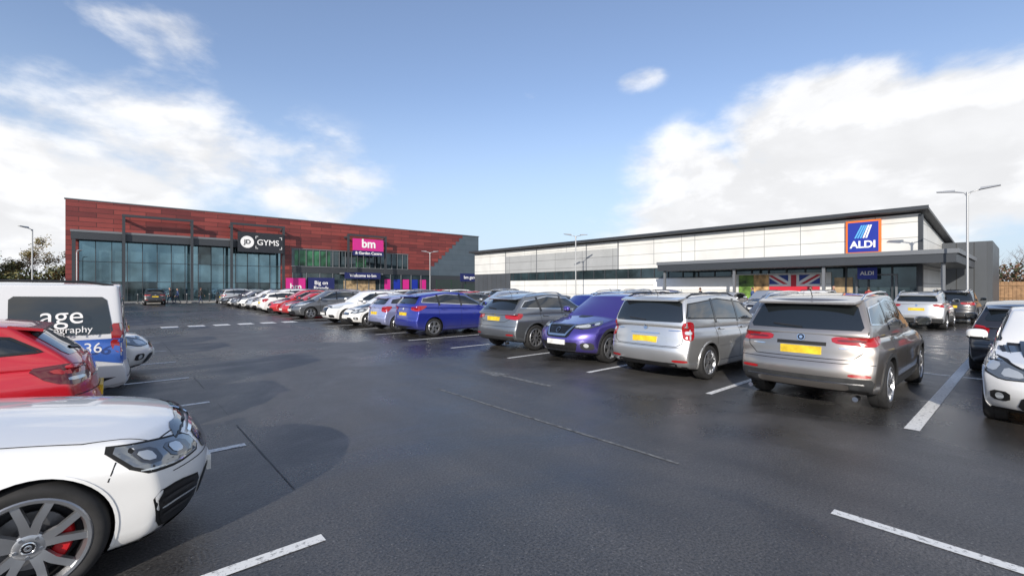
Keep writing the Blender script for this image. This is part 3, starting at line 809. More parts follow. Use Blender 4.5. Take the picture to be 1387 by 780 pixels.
for k in range(6):
    ln(1.55 + .98 * k, 1.55 + .98 * k + .62, 24.6, 25.5)
rj = random.Random(3); yj = 4.2; xj = 1.17
while yj < 58:      # the laying joint wanders slightly and breaks up
    ln_ = rj.uniform(.5, 2.2)
    if rj.random() < .7: ln(xj + rj.uniform(-.006, .006), xj + .010, yj, yj + ln_, 2)
    yj += ln_ + .001
f = bm.faces.new([bm.verts.new(p) for p in ((5.6, 6.9, .004), (6.0, 6.9, .004), (5.8, 7.7, .004))]); f.material_index = 1
ln(5.74, 5.86, 5.6, 6.88, 1)
bm_obj("road_markings", bm, ["line", "line_faded", "joint"])
kb = Parts(empty("pavement"))
kb.box("paving", "paving", -8, 40.9, 64.1, 71.8, -.1, .12); kb.box("kerb", "concrete", -8, 40.9, 63.95, 64.1, -.1, .13)
kb.box("paving_front", "paving", 36.2, 39.9, 0.5, 60, -.1, .12); kb.box("kerb_front", "concrete", 36.05, 36.2, 0.5, 60, -.1, .13)
kb.done()

# ------------------------------------------------------------------ cladding materials
def cladding(name, col, col2, w, h, axis, mort=.012, mcol=(.05, .05, .05), rough=.5, off=.5, metal=0):
    m, nt, b = _new(name); N = nt.nodes; Lk = nt.links
    tc = N.new("ShaderNodeTexCoord"); sp = N.new("ShaderNodeSeparateXYZ"); Lk.new(tc.outputs["Object"], sp.inputs[0])
    cb = N.new("ShaderNodeCombineXYZ"); Lk.new(sp.outputs[axis], cb.inputs[0]); Lk.new(sp.outputs["Z"], cb.inputs[1])
    br = N.new("ShaderNodeTexBrick"); br.offset = off; br.inputs["Scale"].default_value = 1
    br.inputs["Brick Width"].default_value = w; br.inputs["Row Height"].default_value = h; br.inputs["Mortar Size"].default_value = mort
    br.inputs["Color1"].default_value = (*col, 1); br.inputs["Color2"].default_value = (*col2, 1); br.inputs["Mortar"].default_value = (*mcol, 1)
    Lk.new(cb.outputs[0], br.inputs["Vector"])
    n = N.new("ShaderNodeTexNoise"); n.inputs["Scale"].default_value = .5; n.inputs["Detail"].default_value = 6; Lk.new(tc.outputs["Object"], n.inputs["Vector"])
    r = N.new("ShaderNodeMapRange"); r.inputs["From Min"].default_value = .3; r.inputs["From Max"].default_value = .7; r.inputs["To Min"].default_value = .9; r.inputs["To Max"].default_value = 1.08
    Lk.new(n.outputs["Fac"], r.inputs[0])
    vm = N.new("ShaderNodeVectorMath"); vm.operation = 'SCALE'; Lk.new(br.outputs["Color"], vm.inputs[0]); Lk.new(r.outputs[0], vm.inputs["Scale"])
    Lk.new(vm.outputs[0], b.inputs["Base Color"]); b.inputs["Roughness"].default_value = rough; b.inputs["Metallic"].default_value = metal
    MATS[name] = m
cladding("red_clad", (.25, .048, .04), (.12, .022, .022), 3.0, .55, "X", .03, (.05, .014, .012), .42)
cladding("blue_grey_clad", (.075, .10, .125), (.065, .09, .115), 6, 1.0, "X", .015, (.03, .04, .05), .4)
cladding("white_clad", (.68, .68, .655), (.645, .645, .62), 7.2, 1.02, "Y", .03, (.34, .34, .33), .45, 0)
cladding("white_clad_x", (.66, .66, .64), (.62, .62, .60), 7.2, 1.02, "X", .03, (.30, .30, .29), .45, 0)
cladding("grey_clad", (.38, .39, .39), (.33, .34, .345), 4.2, 1.02, "Y", .025, (.16, .16, .16), .45, 0)
cladding("dark_clad", (.07, .078, .088), (.06, .068, .078), 1.0, 8, "Y", .03, (.03, .03, .03), .45, 0)
cladding("dark_clad_x", (.07, .078, .088), (.06, .068, .078), 1.0, 8, "X", .03, (.03, .03, .03), .45, 0)
mat("steel_dark", (.045, .05, .058), .45, .2)
mat("steel_mid", (.16, .17, .185), .45, .2)
mat("roof_grey", (.13, .135, .14), .6, var=.15)
mat("shop_glass", (.13, .22, .26), .03, .75, 0, .8, var=.45, vscale=.35)
mat("shop_glass_dark", (.045, .07, .08), .04, .5, 0, .8, var=.5, vscale=.5)
mat("navy", (.012, .018, .10), .45)
mat("magenta", (.55, .02, .22), .45)
mat("sign_black", (.02, .022, .028), .4)
mat("aldi_blue", (.012, .03, .30), .4)
mat("orange", (.75, .16, .02), .4)
mat("cyan", (.10, .38, .70), .4)
mat("flag_red", (.55, .02, .04), .5)
mat("flag_blue", (.02, .05, .28), .5)
mat("food_green", (.12, .22, .04), .5, var=.9, vscale=1.6)
mat("food_brown", (.45, .28, .12), .5, var=.7, vscale=2.3)
mat("green_vinyl", (.03, .12, .06), .2, .2, var=.7, vscale=.8)
mat("warm_in", (.35, .25, .14), .5, var=.6, vscale=2)
mat("galv", (.42, .43, .44), .45, .5)
mat("fence_green", (.02, .06, .035), .5)
mat("timber", (.28, .165, .085), .8, var=.3, vscale=3)

e = empty("retail_building"); P_ = Parts(e)
P_.box("core", "blue_grey_clad", -3.8, 54.1, 72.25, 112, 0, 11.6)
P_.box("core_roof", "roof_grey", -3.9, 54.2, 72.3, 112.1, 11.6, 11.75)
F0, F1 = 71.9, 72.25
P_.box("red_cladding", "red_clad", -4.1, -3.0, F0, F1, 0, 11.8)
P_.box("red_cladding", "red_clad", -4.1, -3.801, F1, 112, 0, 11.8)
P_.box("red_cladding", "red_clad", -3.0, 18.3, F0, F1, 8.3, 11.8)
P_.box("red_cladding", "red_clad", 18.3, 19.8, F0, F1, 0, 11.8)
P_.box("red_cladding", "red_clad", 19.8, 38.7, F0, F1, 7.5, 11.8)
P_.box("red_cladding", "red_clad", 38.7, 43.3, F0, F1, 5.0, 11.8)
for i in range(9):
    x0 = 43.3 + i * .78; zb = 5.7 + i * .69
    P_.box("red_cladding", "red_clad", x0, x0 + .78, F0, F1, zb, 11.8)
    P_.box("grey_cladding", "blue_grey_clad", x0, x0 + .78, F0 + .05, F1, 4.0, zb)
P_.box("grey_cladding", "blue_grey_clad", 50.32, 54.2, F0 + .05, F1, 4.0, 11.9)
P_.box("grey_cladding", "steel_dark", 19.8, 43.3, F0 + .02, F1, 4.0, 5.0)
P_.box("parapet", "steel_mid", -4.2, 54.3, F0 - .08, F1 + .1, 11.8, 11.92)
P_.box("strip_window", "shop_glass_dark", 19.8, 38.7, F0 + .15, F1, 5.0, 7.5)
P_.box("strip_window_vinyl", "green_vinyl", 20.2, 25.4, F0 + .12, F0 + .145, 5.1, 7.35)
P_.box("strip_window_vinyl", "green_vinyl", 29.5, 31.2, F0 + .12, F0 + .145, 5.1, 6.6)
for i in range(20):
    x0 = 19.8 + i * .995
    P_.box("mullions", "steel_mid", x0 - .04, x0 + .04, F0 - .03, F0 + .11, 5.0, 7.5)
P_.box("mullions", "steel_mid", 19.7, 38.8, F0 - .06, F0 + .1, 7.5, 7.62); P_.box("mullions", "steel_mid", 19.7, 38.8, F0 - .06, F0 + .1, 4.9, 5.0)
P_.box("shopfront_glass", "shop_glass_dark", 19.8, 43.3, F0 + .15, F1, 0.3, 4.0)
P_.box("shopfront_plinth", "steel_dark", 19.8, 54.2, F0 + .02, F1, 0, .3)
P_.box("shopfront_side", "steel_dark", 43.3, 54.2, F0 + .1, F1, .3, 4.0)
for i in range(13):
    x0 = 19.9 + i * 1.95
    P_.box("shop_mullions", "steel_mid", x0 - .05, x0 + .05, F0, F0 + .12, .3, 4.0)
P_.box("banner_magenta", "magenta", 18.9, 21.6, 71.6, 71.68, .5, 3.2)
P_.box("banner_navy", "navy", 22.0, 25.9, 71.6, 71.68, .4, 3.3)
P_.box("welcome_sign", "navy", 27.3, 33.2, 70.9, 71.1, 3.2, 4.2)
P_.box("welcome_canopy", "steel_mid", 26.8, 33.7, 71.1, 71.88, 3.9, 4.15)
P_.box("window_light", "warm_in", 27.5, 32.8, 72.0, 72.04, .5, 2.9)
for i in range(5): P_.box("window_poster", "aldi_blue" if i % 2 else "magenta", 34.4 + i * 1.7, 35.6 + i * 1.7, 71.97, 72.0, .6, 3.2)
for i in range(15):
    x0 = -3.0 + i * 1.42
    for z0, z1 in ((.1, 2.45), (2.5, 4.8), (4.85, 7.2)):
        dark = random.random() < (.45 if z0 < 2 else .12)
        P_.box("curtain_wall_glass", "shop_glass_dark" if dark else "shop_glass", x0 + .03, x0 + 1.39, F0 + .16 + random.uniform(0, .01), F1, z0, z1)
    P_.box("curtain_wall_mullions", "steel_dark", x0 - .035, x0 + .03, F0 + .0, F1, 0, 7.2)
for z in (2.45, 4.8): P_.box("curtain_wall_transoms", "steel_dark", -3.0, 18.3, F0 + .05, F0 + .155, z, z + .05)
P_.box("canopy_fascia", "steel_dark", -3.6, 18.2, 70.6, 71.89, 7.25, 8.25)
P_.box("canopy_fascia", "steel_mid", -3.65, 18.25, 70.55, 70.6, 8.05, 8.3)
for x0, x1, zt in ((.9, 7.5, 10.1), (11.85, 18.25, 10.2), (27.6, 33.8, 9.9)):
    zb = 0.12 if x0 < 20 else 4.15
    for xx in (x0, x1):
        P_.box("portal_frame", "steel_dark", xx - .14, xx + .14, 70.2, 70.5, zb, zt)
        P_.box("portal_frame", "steel_dark", xx - .10, xx + .10, 70.5, 71.88, zt - .3, zt - .02)
    P_.box("portal_frame", "steel_dark", x0 - .16, x1 + .16, 70.18, 70.48, zt, zt + .28)
P_.box("portal_column", "steel_dark", -3.5, -3.2, 70.3, 70.55, .12, 7.2)
P_.box("gym_sign_panel", "sign_black", 12.5, 18.1, 69.85, 70.15, 6.6, 9.3)
P_.box("store_sign_panel", "magenta", 28.2, 33.2, 69.85, 70.15, 7.65, 9.5)
P_.box("store_sign_strip", "navy", 28.2, 33.2, 69.83, 70.15, 6.85, 7.64)
P_.box("garden_sign", "navy", 45.8, 50.6, 66.0, 66.15, 2.9, 4.3)
for xx in (46.2, 50.2): P_.box("garden_sign_post", "steel_dark", xx - .06, xx + .06, 66.16, 66.28, 0, 4.2)
P_.done()
R90 = (rad(90), 0, 0)
text("sign_letters", "GYMS", (16.15, 69.83, 7.95), R90, 1.08, 'sign_white', e, bold=.01)
text("sign_letters", "JD", (13.6, 69.83, 7.95), R90, .8, 'sign_black', e, .03, bold=.02)
bmd = bmesh.new(); bmesh.ops.create_cone(bmd, cap_ends=True, segments=32, radius1=.8, radius2=.8, depth=.03)
o = bm_obj("sign_roundel", bmd, ["sign_white"], e); o.location = (13.6, 69.84, 7.95); o.rotation_euler = R90
for xa, xb, za in ((14.6, 14.9, 8.75), (17.6, 17.9, 8.75), (14.6, 14.9, 7.12), (17.6, 17.9, 7.12)):
    bmx = bmesh.new(); add_box(bmx, xa, xb, 69.82, 69.84, za, za + .06)
    xv = xa if xa < 16 else xb - .06
    add_box(bmx, xv, xv + .06, 69.815, 69.845, za - (.3 if za > 8 else 0), za + (.06 if za > 8 else .36)); bm_obj("sign_corner", bmx, ["sign_white"], e)
text("sign_letters", "bm", (30.7, 69.83, 8.72), R90, 1.85, 'sign_white', e, bold=.05)
text("sign_letters", "& Garden Centre", (30.7, 69.81, 7.24), R90, .62, 'sign_white', e, bold=.012)
text("sign_letters", "Welcome to bm", (30.25, 70.88, 3.7), R90, .66, 'sign_white', e, bold=.01)
text("sign_letters", "bm", (20.25, 71.58, 1.9), R90, 1.3, 'sign_white', e, bold=.02)
text("sign_letters", "Big on\nBrands", (23.9, 71.58, 2.1), R90, .8, 'sign_white', e, bold=.01)
text("sign_letters", "bm garden", (48.2, 65.98, 3.6), R90, .8, 'sign_white', e, bold=.01)

fe = empty("mesh_fence"); FP = Parts(fe)
for i in range(7): FP.box("posts", "fence_green", 41.2 + i * 3 - .04, 41.2 + i * 3 + .04, 66.5, 66.58, 0, 3.2)
for i in range(180): FP.box("wires", "fence_green", 41.2 + i * .1 - .006, 41.2 + i * .1 + .006, 66.53, 66.545, 0, 3.1)
for z in (.2, .9, 1.6, 2.3, 3.0): FP.box("rails", "fence_green", 41.2, 59.2, 66.546, 66.56, z, z + .03)
FP.done()

e = empty("supermarket"); S = Parts(e)
XF = 40.0; Y0, Y1 = 4.84, 54.0
def prism(part, m, prof, ya, yb):
    if part not in S.b: S.b[part] = (bmesh.new(), [])
    bm, ms = S.b[part]
    if m not in ms: ms.append(m)
    A = [bm.verts.new((x, ya, z)) for x, z in prof]; B = [bm.verts.new((x, yb, z)) for x, z in prof]
    n = len(prof); fs = [bm.faces.new(A), bm.faces.new(B[::-1])]
    for k in range(n): fs.append(bm.faces.new((A[k], B[k], B[(k + 1) % n], A[(k + 1) % n])))
    bmesh.ops.recalc_face_normals(bm, faces=fs)
    for f in fs: f.material_index = ms.index(m)
prism("end_wall", "white_clad_x", [(XF + .25, 0), (60, 0), (60, 4.9), (XF + .25, 6.65)], Y0 + .02, Y1 - .02)
prism("roof", "roof_grey", [(XF - .75, 6.84), (60.4, 5.02), (60.4, 5.20), (XF - .75, 7.02)], Y0 - .45, Y1 + .4)
prism("roof_edge", "steel_dark", [(XF - .80, 6.82), (XF - .751, 6.82), (XF - .751, 7.05), (XF - .80, 7.05)], Y0 - .5, Y1 + .45)
S.box("front_cladding", "white_clad", XF, XF + .25, Y0, 28.7, 3.7, 6.66)
S.box("front_cladding", "grey_clad", XF, XF + .25, 28.7, 47.0, 3.7, 5.95)
S.box("front_cladding", "white_clad", XF + .003, XF + .25, 28.7, 47.0, 5.95, 6.66)
S.box("front_cladding", "white_clad", XF, XF + .25, 47.0, Y1, 3.7, 6.66)
S.box("clerestory_glass", "shop_glass_dark", XF + .1, XF + .25, 17, 46, 2.75, 3.7)
for i in range(20): S.box("clerestory_mullions", "steel_dark", XF + .02, XF + .1, 17 + i * 1.5 - .04, 17 + i * 1.5 + .04, 2.75, 3.7)
S.box("clerestory_mullions", "steel_dark", XF - .02, XF + .1, 17, 46, 2.68, 2.75)
S.box("front_cladding_lower", "white_clad", XF, XF + .25, 17, 46, .4, 2.68)
S.box("front_cladding_lower", "dark_clad", XF, XF + .25, 46, Y1, 0.0, 3.7)
S.box("plinth", "steel_dark", XF - .02, XF + .25, Y0, 46, 0, .4)
S.box("front_cladding_lower", "white_clad", XF + .002, XF + .25, 9.8, 17, .4, 2.9)
S.box("canopy_clerestory", "shop_glass_dark", XF + .1, XF + .25, Y0 + .1, 17, 2.9, 3.7)
S.box("entrance_glass", "shop_glass_dark", XF + .1, XF + .25, Y0 + .1, 9.8, .4, 2.9)
for i in range(10): S.box("canopy_mullions", "steel_dark", XF + .0, XF + .1, Y0 + .15 + i * 1.3 - .05, Y0 + .15 + i * 1.3 + .05, 2.9 if i > 4 else .4, 3.7)
S.box("corner_post", "steel_dark", XF - .04, XF + .30, Y0 - .12, Y0 + .1, 0, 6.6)
for yy in (11.8, 16, 20.3, 24.5): S.box("cladding_joint", "steel_mid", XF - .008, XF - .001, yy - .018, yy + .018, 4.05, 6.6)
for yy in (28.7, 33.0, 41.0, 47.0): S.box("cladding_joint", "steel_mid", XF - .025, XF - .001, yy - .06, yy + .06, 3.7, 6.6)
S.box("canopy", "steel_dark", 37.0, XF - .03, 2.9, 22.3, 3.25, 3.95)
S.box("canopy_trim", "steel_mid", 36.94, 37.0, 2.84, 22.36, 3.78, 4.05)
S.box("canopy", "steel_dark", XF - .029, 50, 2.9, Y0 - .13, 3.25, 3.95)
S.box("canopy_trim", "steel_mid", 36.94, 50, 2.78, 2.838, 3.78, 4.05)
for yy in (3.4, 9.5, 15.6, 21.7): S.box("canopy_column", "steel_mid", 37.3, 37.48, yy, yy + .18, .12, 3.25)
S.box("service_wing", "dark_clad", 51.0, 51.3, 2.3, Y0 + .01, 0, 5.35)
S.box("service_wing", "dark_clad_x", 51.3, 62, 2.0, Y0 + .01, 0, 5.4)
S.box("door_frames", "steel_mid", XF - .02, XF + .09, 6.0, 6.12, .12, 2.7); S.box("door_frames", "steel_mid", XF - .02, XF + .09, 8.2, 8.32, .12, 2.7)
S.box("door_frames", "steel_mid", XF - .02, XF + .09, 6.121, 8.2, 2.6, 2.7)
S.box("interior_panels", "warm_in", XF + .04, XF + .09, 8.5, 9.6, .6, 2.5)
S.box("door_sign", "aldi_blue", XF - .55, XF - .5, 7.0, 8.1, 2.35, 3.15)
S.box("logo_sign_border", "orange", XF - .22, XF - .003, 6.85, 8.85, 4.15, 6.5)
S.box("logo_sign_field", "aldi_blue", XF - .25, XF - .221, 6.98, 8.72, 4.28, 6.37)
for i in range(5):
    y0 = 8.35 - i * .16
    S.poly("logo_stripes", "cyan" if i < 3 else "sign_white", [(XF - .262, y0 - .0, 5.25), (XF - .262, y0 - .10, 5.25), (XF - .262, y0 - .40 - .1 + i * .03, 6.15), (XF - .262, y0 - .40 + i * .03, 6.15)])
S.box("food_mural", "food_brown", XF - .05, XF - .021, 14.05, 15.2, .5, 2.8); S.box("food_mural", "food_green", XF - .05, XF - .021, 15.2, 16.4, .5, 2.8)
fy0, fy1, fz0, fz1 = 10.5, 14.0, .6, 2.75; fc, fm = (fy0 + fy1) / 2, (fz0 + fz1) / 2
S.box("flag_mural", "flag_blue", XF - .05, XF - .021, fy0, fy1, fz0, fz1)
def diag(x, m, w):
    for s_ in (1, -1):
        xx = x - (.001 if s_ > 0 else 0); h = w * .35
        za, zb = (fz0, fz1) if s_ > 0 else (fz1, fz0); k = s_
        S.poly("flag_mural", m, [(xx, fy0, za), (xx, fy0 + w, za), (xx, fy1, zb - k * h), (xx, fy1, zb), (xx, fy1 - w, zb), (xx, fy0, za + k * h)])
diag(XF - .053, "sign_white", .62); diag(XF - .056, "flag_red", .2)
S.box("flag_mural", "sign_white", XF - .062, XF - .058, fc - .38, fc + .38, fz0, fz1); S.box("flag_mural", "sign_white", XF - .0625, XF - .0575, fy0, fy1, fm - .36, fm + .36)
S.box("flag_mural", "flag_red", XF - .068, XF - .064, fc - .19, fc + .19, fz0, fz1); S.box("flag_mural", "flag_red", XF - .0685, XF - .0635, fy0, fy1, fm - .19, fm + .19)
S.box("banner_white", "sign_white", XF - .05, XF - .021, 16.9, 24.5, 1.6, 2.6)
S.done()
RW = (rad(90), 0, rad(-90))
text("sign_letters", "ALDI", (XF - .262, 7.85, 4.78), RW, .68, 'sign_white', e, bold=.02)
text("sign_letters", "ALDI", (XF - .57, 7.55, 2.75), RW, .36, 'sign_white', e, bold=.01)

def lamp_post(x, y, H, arms, rz):
    e = empty("street_lamp", (x, y, 0), rz)
    bm = bmesh.new()
    tube(bm, [(0, 0, 0), (0, 0, 1.1)], .085, 0, 14); tube(bm, [(0, 0, 1.1), (0, 0, H - .1)], .055, 0, 12)
    add_box(bm, -.2, .2, -.2, .2, 0, .03)
    bm_obj("column", bm, ["galv"], e, True, 40)
    for a in arms:
        bm = bmesh.new()
        tube(bm, [(0, 0, H - .35), (0, a * .25, H - .12), (0, a * 1.1, H - .02)], .035, 0, 8)
        s = 1 if a > 0 else -1
        y0 = a * 1.0; y1 = y0 + s * .75
        vs = [(-.16, y0, H - .04), (.16, y0, H - .04), (.13, y1, H + .05), (-.13, y1, H + .05), (-.1, y0, H + .08), (.1, y0, H + .08), (.08, y1, H + .10), (-.08, y1, H + .10)]
        v = [bm.verts.new(p) for p in vs]
        for f in ((0, 1, 2, 3), (7, 6, 5, 4), (0, 4, 5, 1), (1, 5, 6, 2), (2, 6, 7, 3), (3, 7, 4, 0)): bm.faces.new([v[i] for i in f])
        bm_obj("lamp_head", bm, ["galv"], e)
    return e
lamp_post(35.3, 2.33, 7.1, (.5, -.5), 0)
lamp_post(35.3, 30.5, 7.1, (.5, -.5), rad(60))
lamp_post(35.3, 58.8, 7.1, (.5, -.5), rad(60))
lamp_post(-5.5, 59.2, 7.1, (.4,), rad(140))
lamp_post(-2.9, 66, 5.6, (.3,), rad(200))

def bollard(x, y):
    bm = bmesh.new(); tube(bm, [(0, 0, 0), (0, 0, .85), (0, 0, .9)], .06, 0, 12); tube(bm, [(0, 0, .9), (0, 0, .96)], .075, 1, 12)
    o = bm_obj("bollard", bm, ["steel_dark", "galv"], None, True, 40); o.location = (x, y, .1)
for i in range(8): bollard(2 + i * 2.2, 64.6)
for i in range(6): bollard(36.5, 5.5 + i * 1.6)

fe = empty("timber_fence"); FP = Parts(fe)
for i in range(170):
    yy = -46 + i * .31
    FP.box("boards", "timber", 76 + (i % 2) * .03, 76.03 + (i % 2) * .03, yy, yy + .29, 0, 2.45)
for z in (.6, 2.0): FP.box("rails", "timber", 75.93, 75.998, -46, 6.7, z, z + .1)
FP.done()

mat("bark", (.10, .075, .055), .9, var=.3, vscale=8)
mat("twig", (.15, .095, .07), .9)
mat("leaf_olive", (.12, .11, .035), .7); mat("leaf_yellow", (.22, .16, .04), .7); mat("leaf_dark", (.04, .055, .02), .7); mat("leaf_rust", (.17, .08, .035), .7)
def tree_mesh(name, H, seed, leaves, mats, spread=1.0, thick=.022, fall=.55, full=.6):
    rnd = random.Random(seed); bm = bmesh.new(); tips = []
    def seg(p, q, r0, r1, n=6, mi=0):
        t = (q - p).normalized(); a = t.orthogonal().normalized(); b = t.cross(a)
        A = [bm.verts.new(p + (a * math.cos(2 * math.pi * k / n) + b * math.sin(2 * math.pi * k / n)) * r0) for k in range(n)]
        B = [bm.verts.new(q + (a * math.cos(2 * math.pi * k / n) + b * math.sin(2 * math.pi * k / n)) * r1) for k in range(n)]
        for k in range(n):
            f = bm.faces.new((A[k], A[(k + 1) % n], B[(k + 1) % n], B[k])); f.material_index = mi; f.smooth = True
    def grow(p, d, ln_, r, lev):
        cur = p
        for s in range(3):
            nd = (d + Vector((rnd.uniform(-.2, .2), rnd.uniform(-.2, .2), rnd.uniform(-.05, .15)))).normalized()
            q = cur + nd * ln_ / 3; r2 = r * .8
            seg(cur, q, r, r2, 6 if lev < 2 else 3, 0 if lev < 3 else 1); cur = q; r = r2; d = nd
            if lev >= 2: tips.append(q)
            if lev < 5:
                for _ in range(2 if lev > 0 else (1 if s > 0 else 0)):
                    if rnd.random() < (.75 if lev < 4 else full):
                        ax = Vector((rnd.uniform(-1, 1), rnd.uniform(-1, 1), rnd.uniform(-.1, .5))).normalized()
                        grow(cur, (d * .7 + ax * .75 * spread).normalized(), ln_ * rnd.uniform(.5, .68), r * fall, lev + 1)
    grow(Vector((0, 0, -.2)), Vector((0, 0, 1)), H * .5, H * thick, 0)
    for p in tips:
        if leaves <= 0: break
        if noise.noise(p * .8) < -.12: continue
        for _ in range(leaves):
            c = p + Vector((rnd.gauss(0, .22), rnd.gauss(0, .22), rnd.gauss(0, .2))); s = rnd.uniform(.05, .11)
            a = Vector((rnd.uniform(-1, 1), rnd.uniform(-1, 1), rnd.uniform(-1, 1))).normalized(); b = a.orthogonal().normalized()
            f = bm.faces.new([bm.verts.new(c + a * s), bm.verts.new(c + b * s), bm.verts.new(c - a * s), bm.verts.new(c - b * s)])
            f.material_index = 2 + (rnd.random() < .4)
    me = bpy.data.meshes.new(name); bm.to_mesh(me); bm.free()
    for m_ in mats: me.materials.append(MATS[m_])
    return me
tA = tree_mesh("tree_a", 8.5, 3, 2, ["bark", "twig", "leaf_olive", "leaf_yellow"])
tB = tree_mesh("tree_b", 7.0, 5, 2, ["bark", "twig", "leaf_dark", "leaf_olive"], 1.2)
tC = tree_mesh("tree_c", 8.5, 11, 0, ["bark", "twig"], 1.1, .026, .62, .75)
tD = tree_mesh("tree_d", 8.5, 17, 0, ["bark", "twig"], 1.0, .026, .62, .75)
def tree(me, nm, x, y, s, z=0):
    o = bpy.data.objects.new(nm, me); link(o); o.location = (x, y, z); o.scale = (s * 1.1, s * 1.1, s); o.rotation_euler = (0, 0, random.uniform(0, 6.28))
random.seed(21)
for i in range(30):
    x = -5.5 - i * 1.3; tree(random.choice((tA, tB, tA, tC)), "autumn_tree", x - random.uniform(0, 1), 82 + random.uniform(-6, 6), random.uniform(.8, 1.15))
for i in range(30):
    tree(random.choice((tC, tD)), "bare_tree", 88 + random.uniform(-4, 12), 9 - i * 1.5, random.uniform(.95, 1.25))
def hedge(name, x0, x1, y0, y1, h, n, mats, seed):
    rnd = random.Random(seed); bm = bmesh.new()
    for i in range(n):
        x, y_ = rnd.uniform(x0, x1), rnd.uniform(y0, y1)
        hh = h * (.65 + .5 * noise.noise(Vector((x * .35, y_ * .35, seed))))
        z = rnd.random() ** .7 * hh; s = rnd.uniform(.08, .2)
        a = Vector((rnd.uniform(-1, 1), rnd.uniform(-1, 1), rnd.uniform(-1, 1))).normalized(); b = a.orthogonal().normalized(); c = Vector((x, y_, z))
        f = bm.faces.new([bm.verts.new(c + a * s), bm.verts.new(c + b * s), bm.verts.new(c - a * s), bm.verts.new(c - b * s)])
        f.material_index = int(rnd.random() * len(mats) * .999)
    bm_obj(name, bm, mats)
hedge("hedge", -45, -5, 74, 80, 4.8, 28000, ["leaf_olive", "leaf_dark", "leaf_dark"], 4)
hedge("hedge", 78, 84, -45, 8, 5.6, 24000, ["leaf_dark", "leaf_rust", "twig"], 9)
hedge("distant_trees", -200, 200, 190, 205, 9, 16000, ["leaf_dark", "leaf_olive"], 2)
hedge("distant_trees", 190, 205, -150, 190, 9, 14000, ["leaf_dark", "leaf_rust"], 3)

mat("skin", (.45, .26, .19), .5); mat("hair", (.05, .03, .02), .7)
mat("coat_black", (.02, .02, .024), .8); mat("coat_blue", (.04, .07, .18), .8); mat("coat_red", (.25, .03, .03), .8); mat("jeans", (.03, .045, .09), .8); mat("shoe", (.02, .018, .016), .6)
def person(x, y, rz, coat, leg="jeans", stride=.28, h=1.0, z=0):
    J = []; E = []; Rr = []
    def v(p, r, par=None):
        J.append(Vector(p)); Rr.append(r)
        if par is not None: E.append((par, len(J) - 1))
        return len(J) - 1
    pel = v((0, 0, .96), .135); wa = v((0, 0, 1.1), .13, pel); ch = v((0.01, 0, 1.30), .155, wa); nb = v((0, 0, 1.45), .085, ch); nk = v((.01, 0, 1.53), .055, nb); hd0 = v((.02, 0, 1.58), .05, nk)
    for s in (-1, 1):
        st = stride * s
        hip = v((0, .09 * s, .90), .10, pel); kn = v((st * .5 + .05, .095 * s, .50), .065, hip)
        an = v((st * .9 - .02, .10 * s, .10), .042, kn); v((st * .9 + .13, .11 * s, .045), .04, an)
        sh = v((0, .17 * s, 1.42), .062, nb); el = v((-st * .35, .24 * s, 1.14), .047, sh); wr = v((-st * .55 + .12, .25 * s, .92), .03, el)
        pm = v((-st * .55 + .15, .25 * s, .86), .034, wr)
        for k, (dy, ln_) in enumerate(((-.028, .06), (-.009, .072), (.01, .068), (.028, .052))):
            a = v((-st * .55 + .165 + dy, .25 * s, .82), .0095, pm); v((-st * .55 + .172 + dy, .245 * s, .82 - ln_ * .6), .0085, a)
        v((-st * .55 + .20, .24 * s, .84), .010, pm)
    me = bpy.data.meshes.new("figure"); me.from_pydata([tuple(p) for p in J], E, [])
    o = bpy.data.objects.new("tmp", me); scene.collection.objects.link(o)
    sk = o.modifiers.new("k", 'SKIN')
    for i, sv in enumerate(me.skin_vertices[0].data):
        sv.radius = (Rr[i] * .85, Rr[i] * (1.15 if i in (pel, wa, ch) else 1.0)); sv.use_root = (i == pel)
    sb = o.modifiers.new("s", 'SUBSURF'); sb.levels = 1
    b = eval_bm(o); bpy.data.objects.remove(o)
    for f in b.faces:
        c = f.calc_center_median(); f.smooth = True
        if c.z > 1.50 or (c.z < .90 and abs(c.y) > .19): mi = 0
        elif c.z > .84: mi = 1
        elif c.z < .09: mi = 4
        else: mi = 2
        f.material_index = mi
    hb = bmesh.new(); bmesh.ops.create_icosphere(hb, subdivisions=3, radius=1)
    for q in hb.verts:
        p = q.co.copy(); q.co = Vector((p.x * .098, p.y * .076 * (1 - .2 * max(0, -p.z)), p.z * .118))
        if p.x > .9 and -.35 < p.z < .15: q.co.x += .022
        if abs(p.y) > .95 and abs(p.z) < .3: q.co.y *= 1.14
    bmesh.ops.translate(hb, verts=hb.verts, vec=(.03, 0, 1.665))
    for f in hb.faces:
        c = f.calc_center_median(); f.smooth = True
        f.material_index = 3 if (c.z > 1.72 or (c.x < .01 and c.z > 1.60)) else 0
    for sy in (-.03, .03):
        bmesh.ops.create_icosphere(hb, subdivisions=1, radius=.011, matrix=Matrix.Translation((.118, sy, 1.675)))
    for f in hb.faces:
        if f.calc_area() < 2e-5 and f.calc_center_median().x > .1: f.material_index = 3
    merge(b, hb)
    o = bm_obj("person", b, ["skin", coat, leg, "hair", "shoe"])
    o.location = (x, y, z); o.rotation_euler = (0, 0, rz); o.scale = (h, h, h)
person(4.7, 62.5, 2.8, "coat_black"); person(5.4, 62.9, 2.9, "coat_blue", h=.95); person(7.4, 62.0, .4, "coat_black"); person(10.6, 63, 3.4, "coat_red", h=.97)
person(34.4, 17.0, 1.4, "coat_black"); person(36.8, 8.9, -2.0, "coat_blue", z=.12); person(37.6, 10.4, 1.7, "coat_black", h=.96, z=.12)
person(38.6, 7.3, .3, "coat_red", h=.95, z=.12); person(34.0, 13.0, 1.5, "coat_blue", h=1.02)

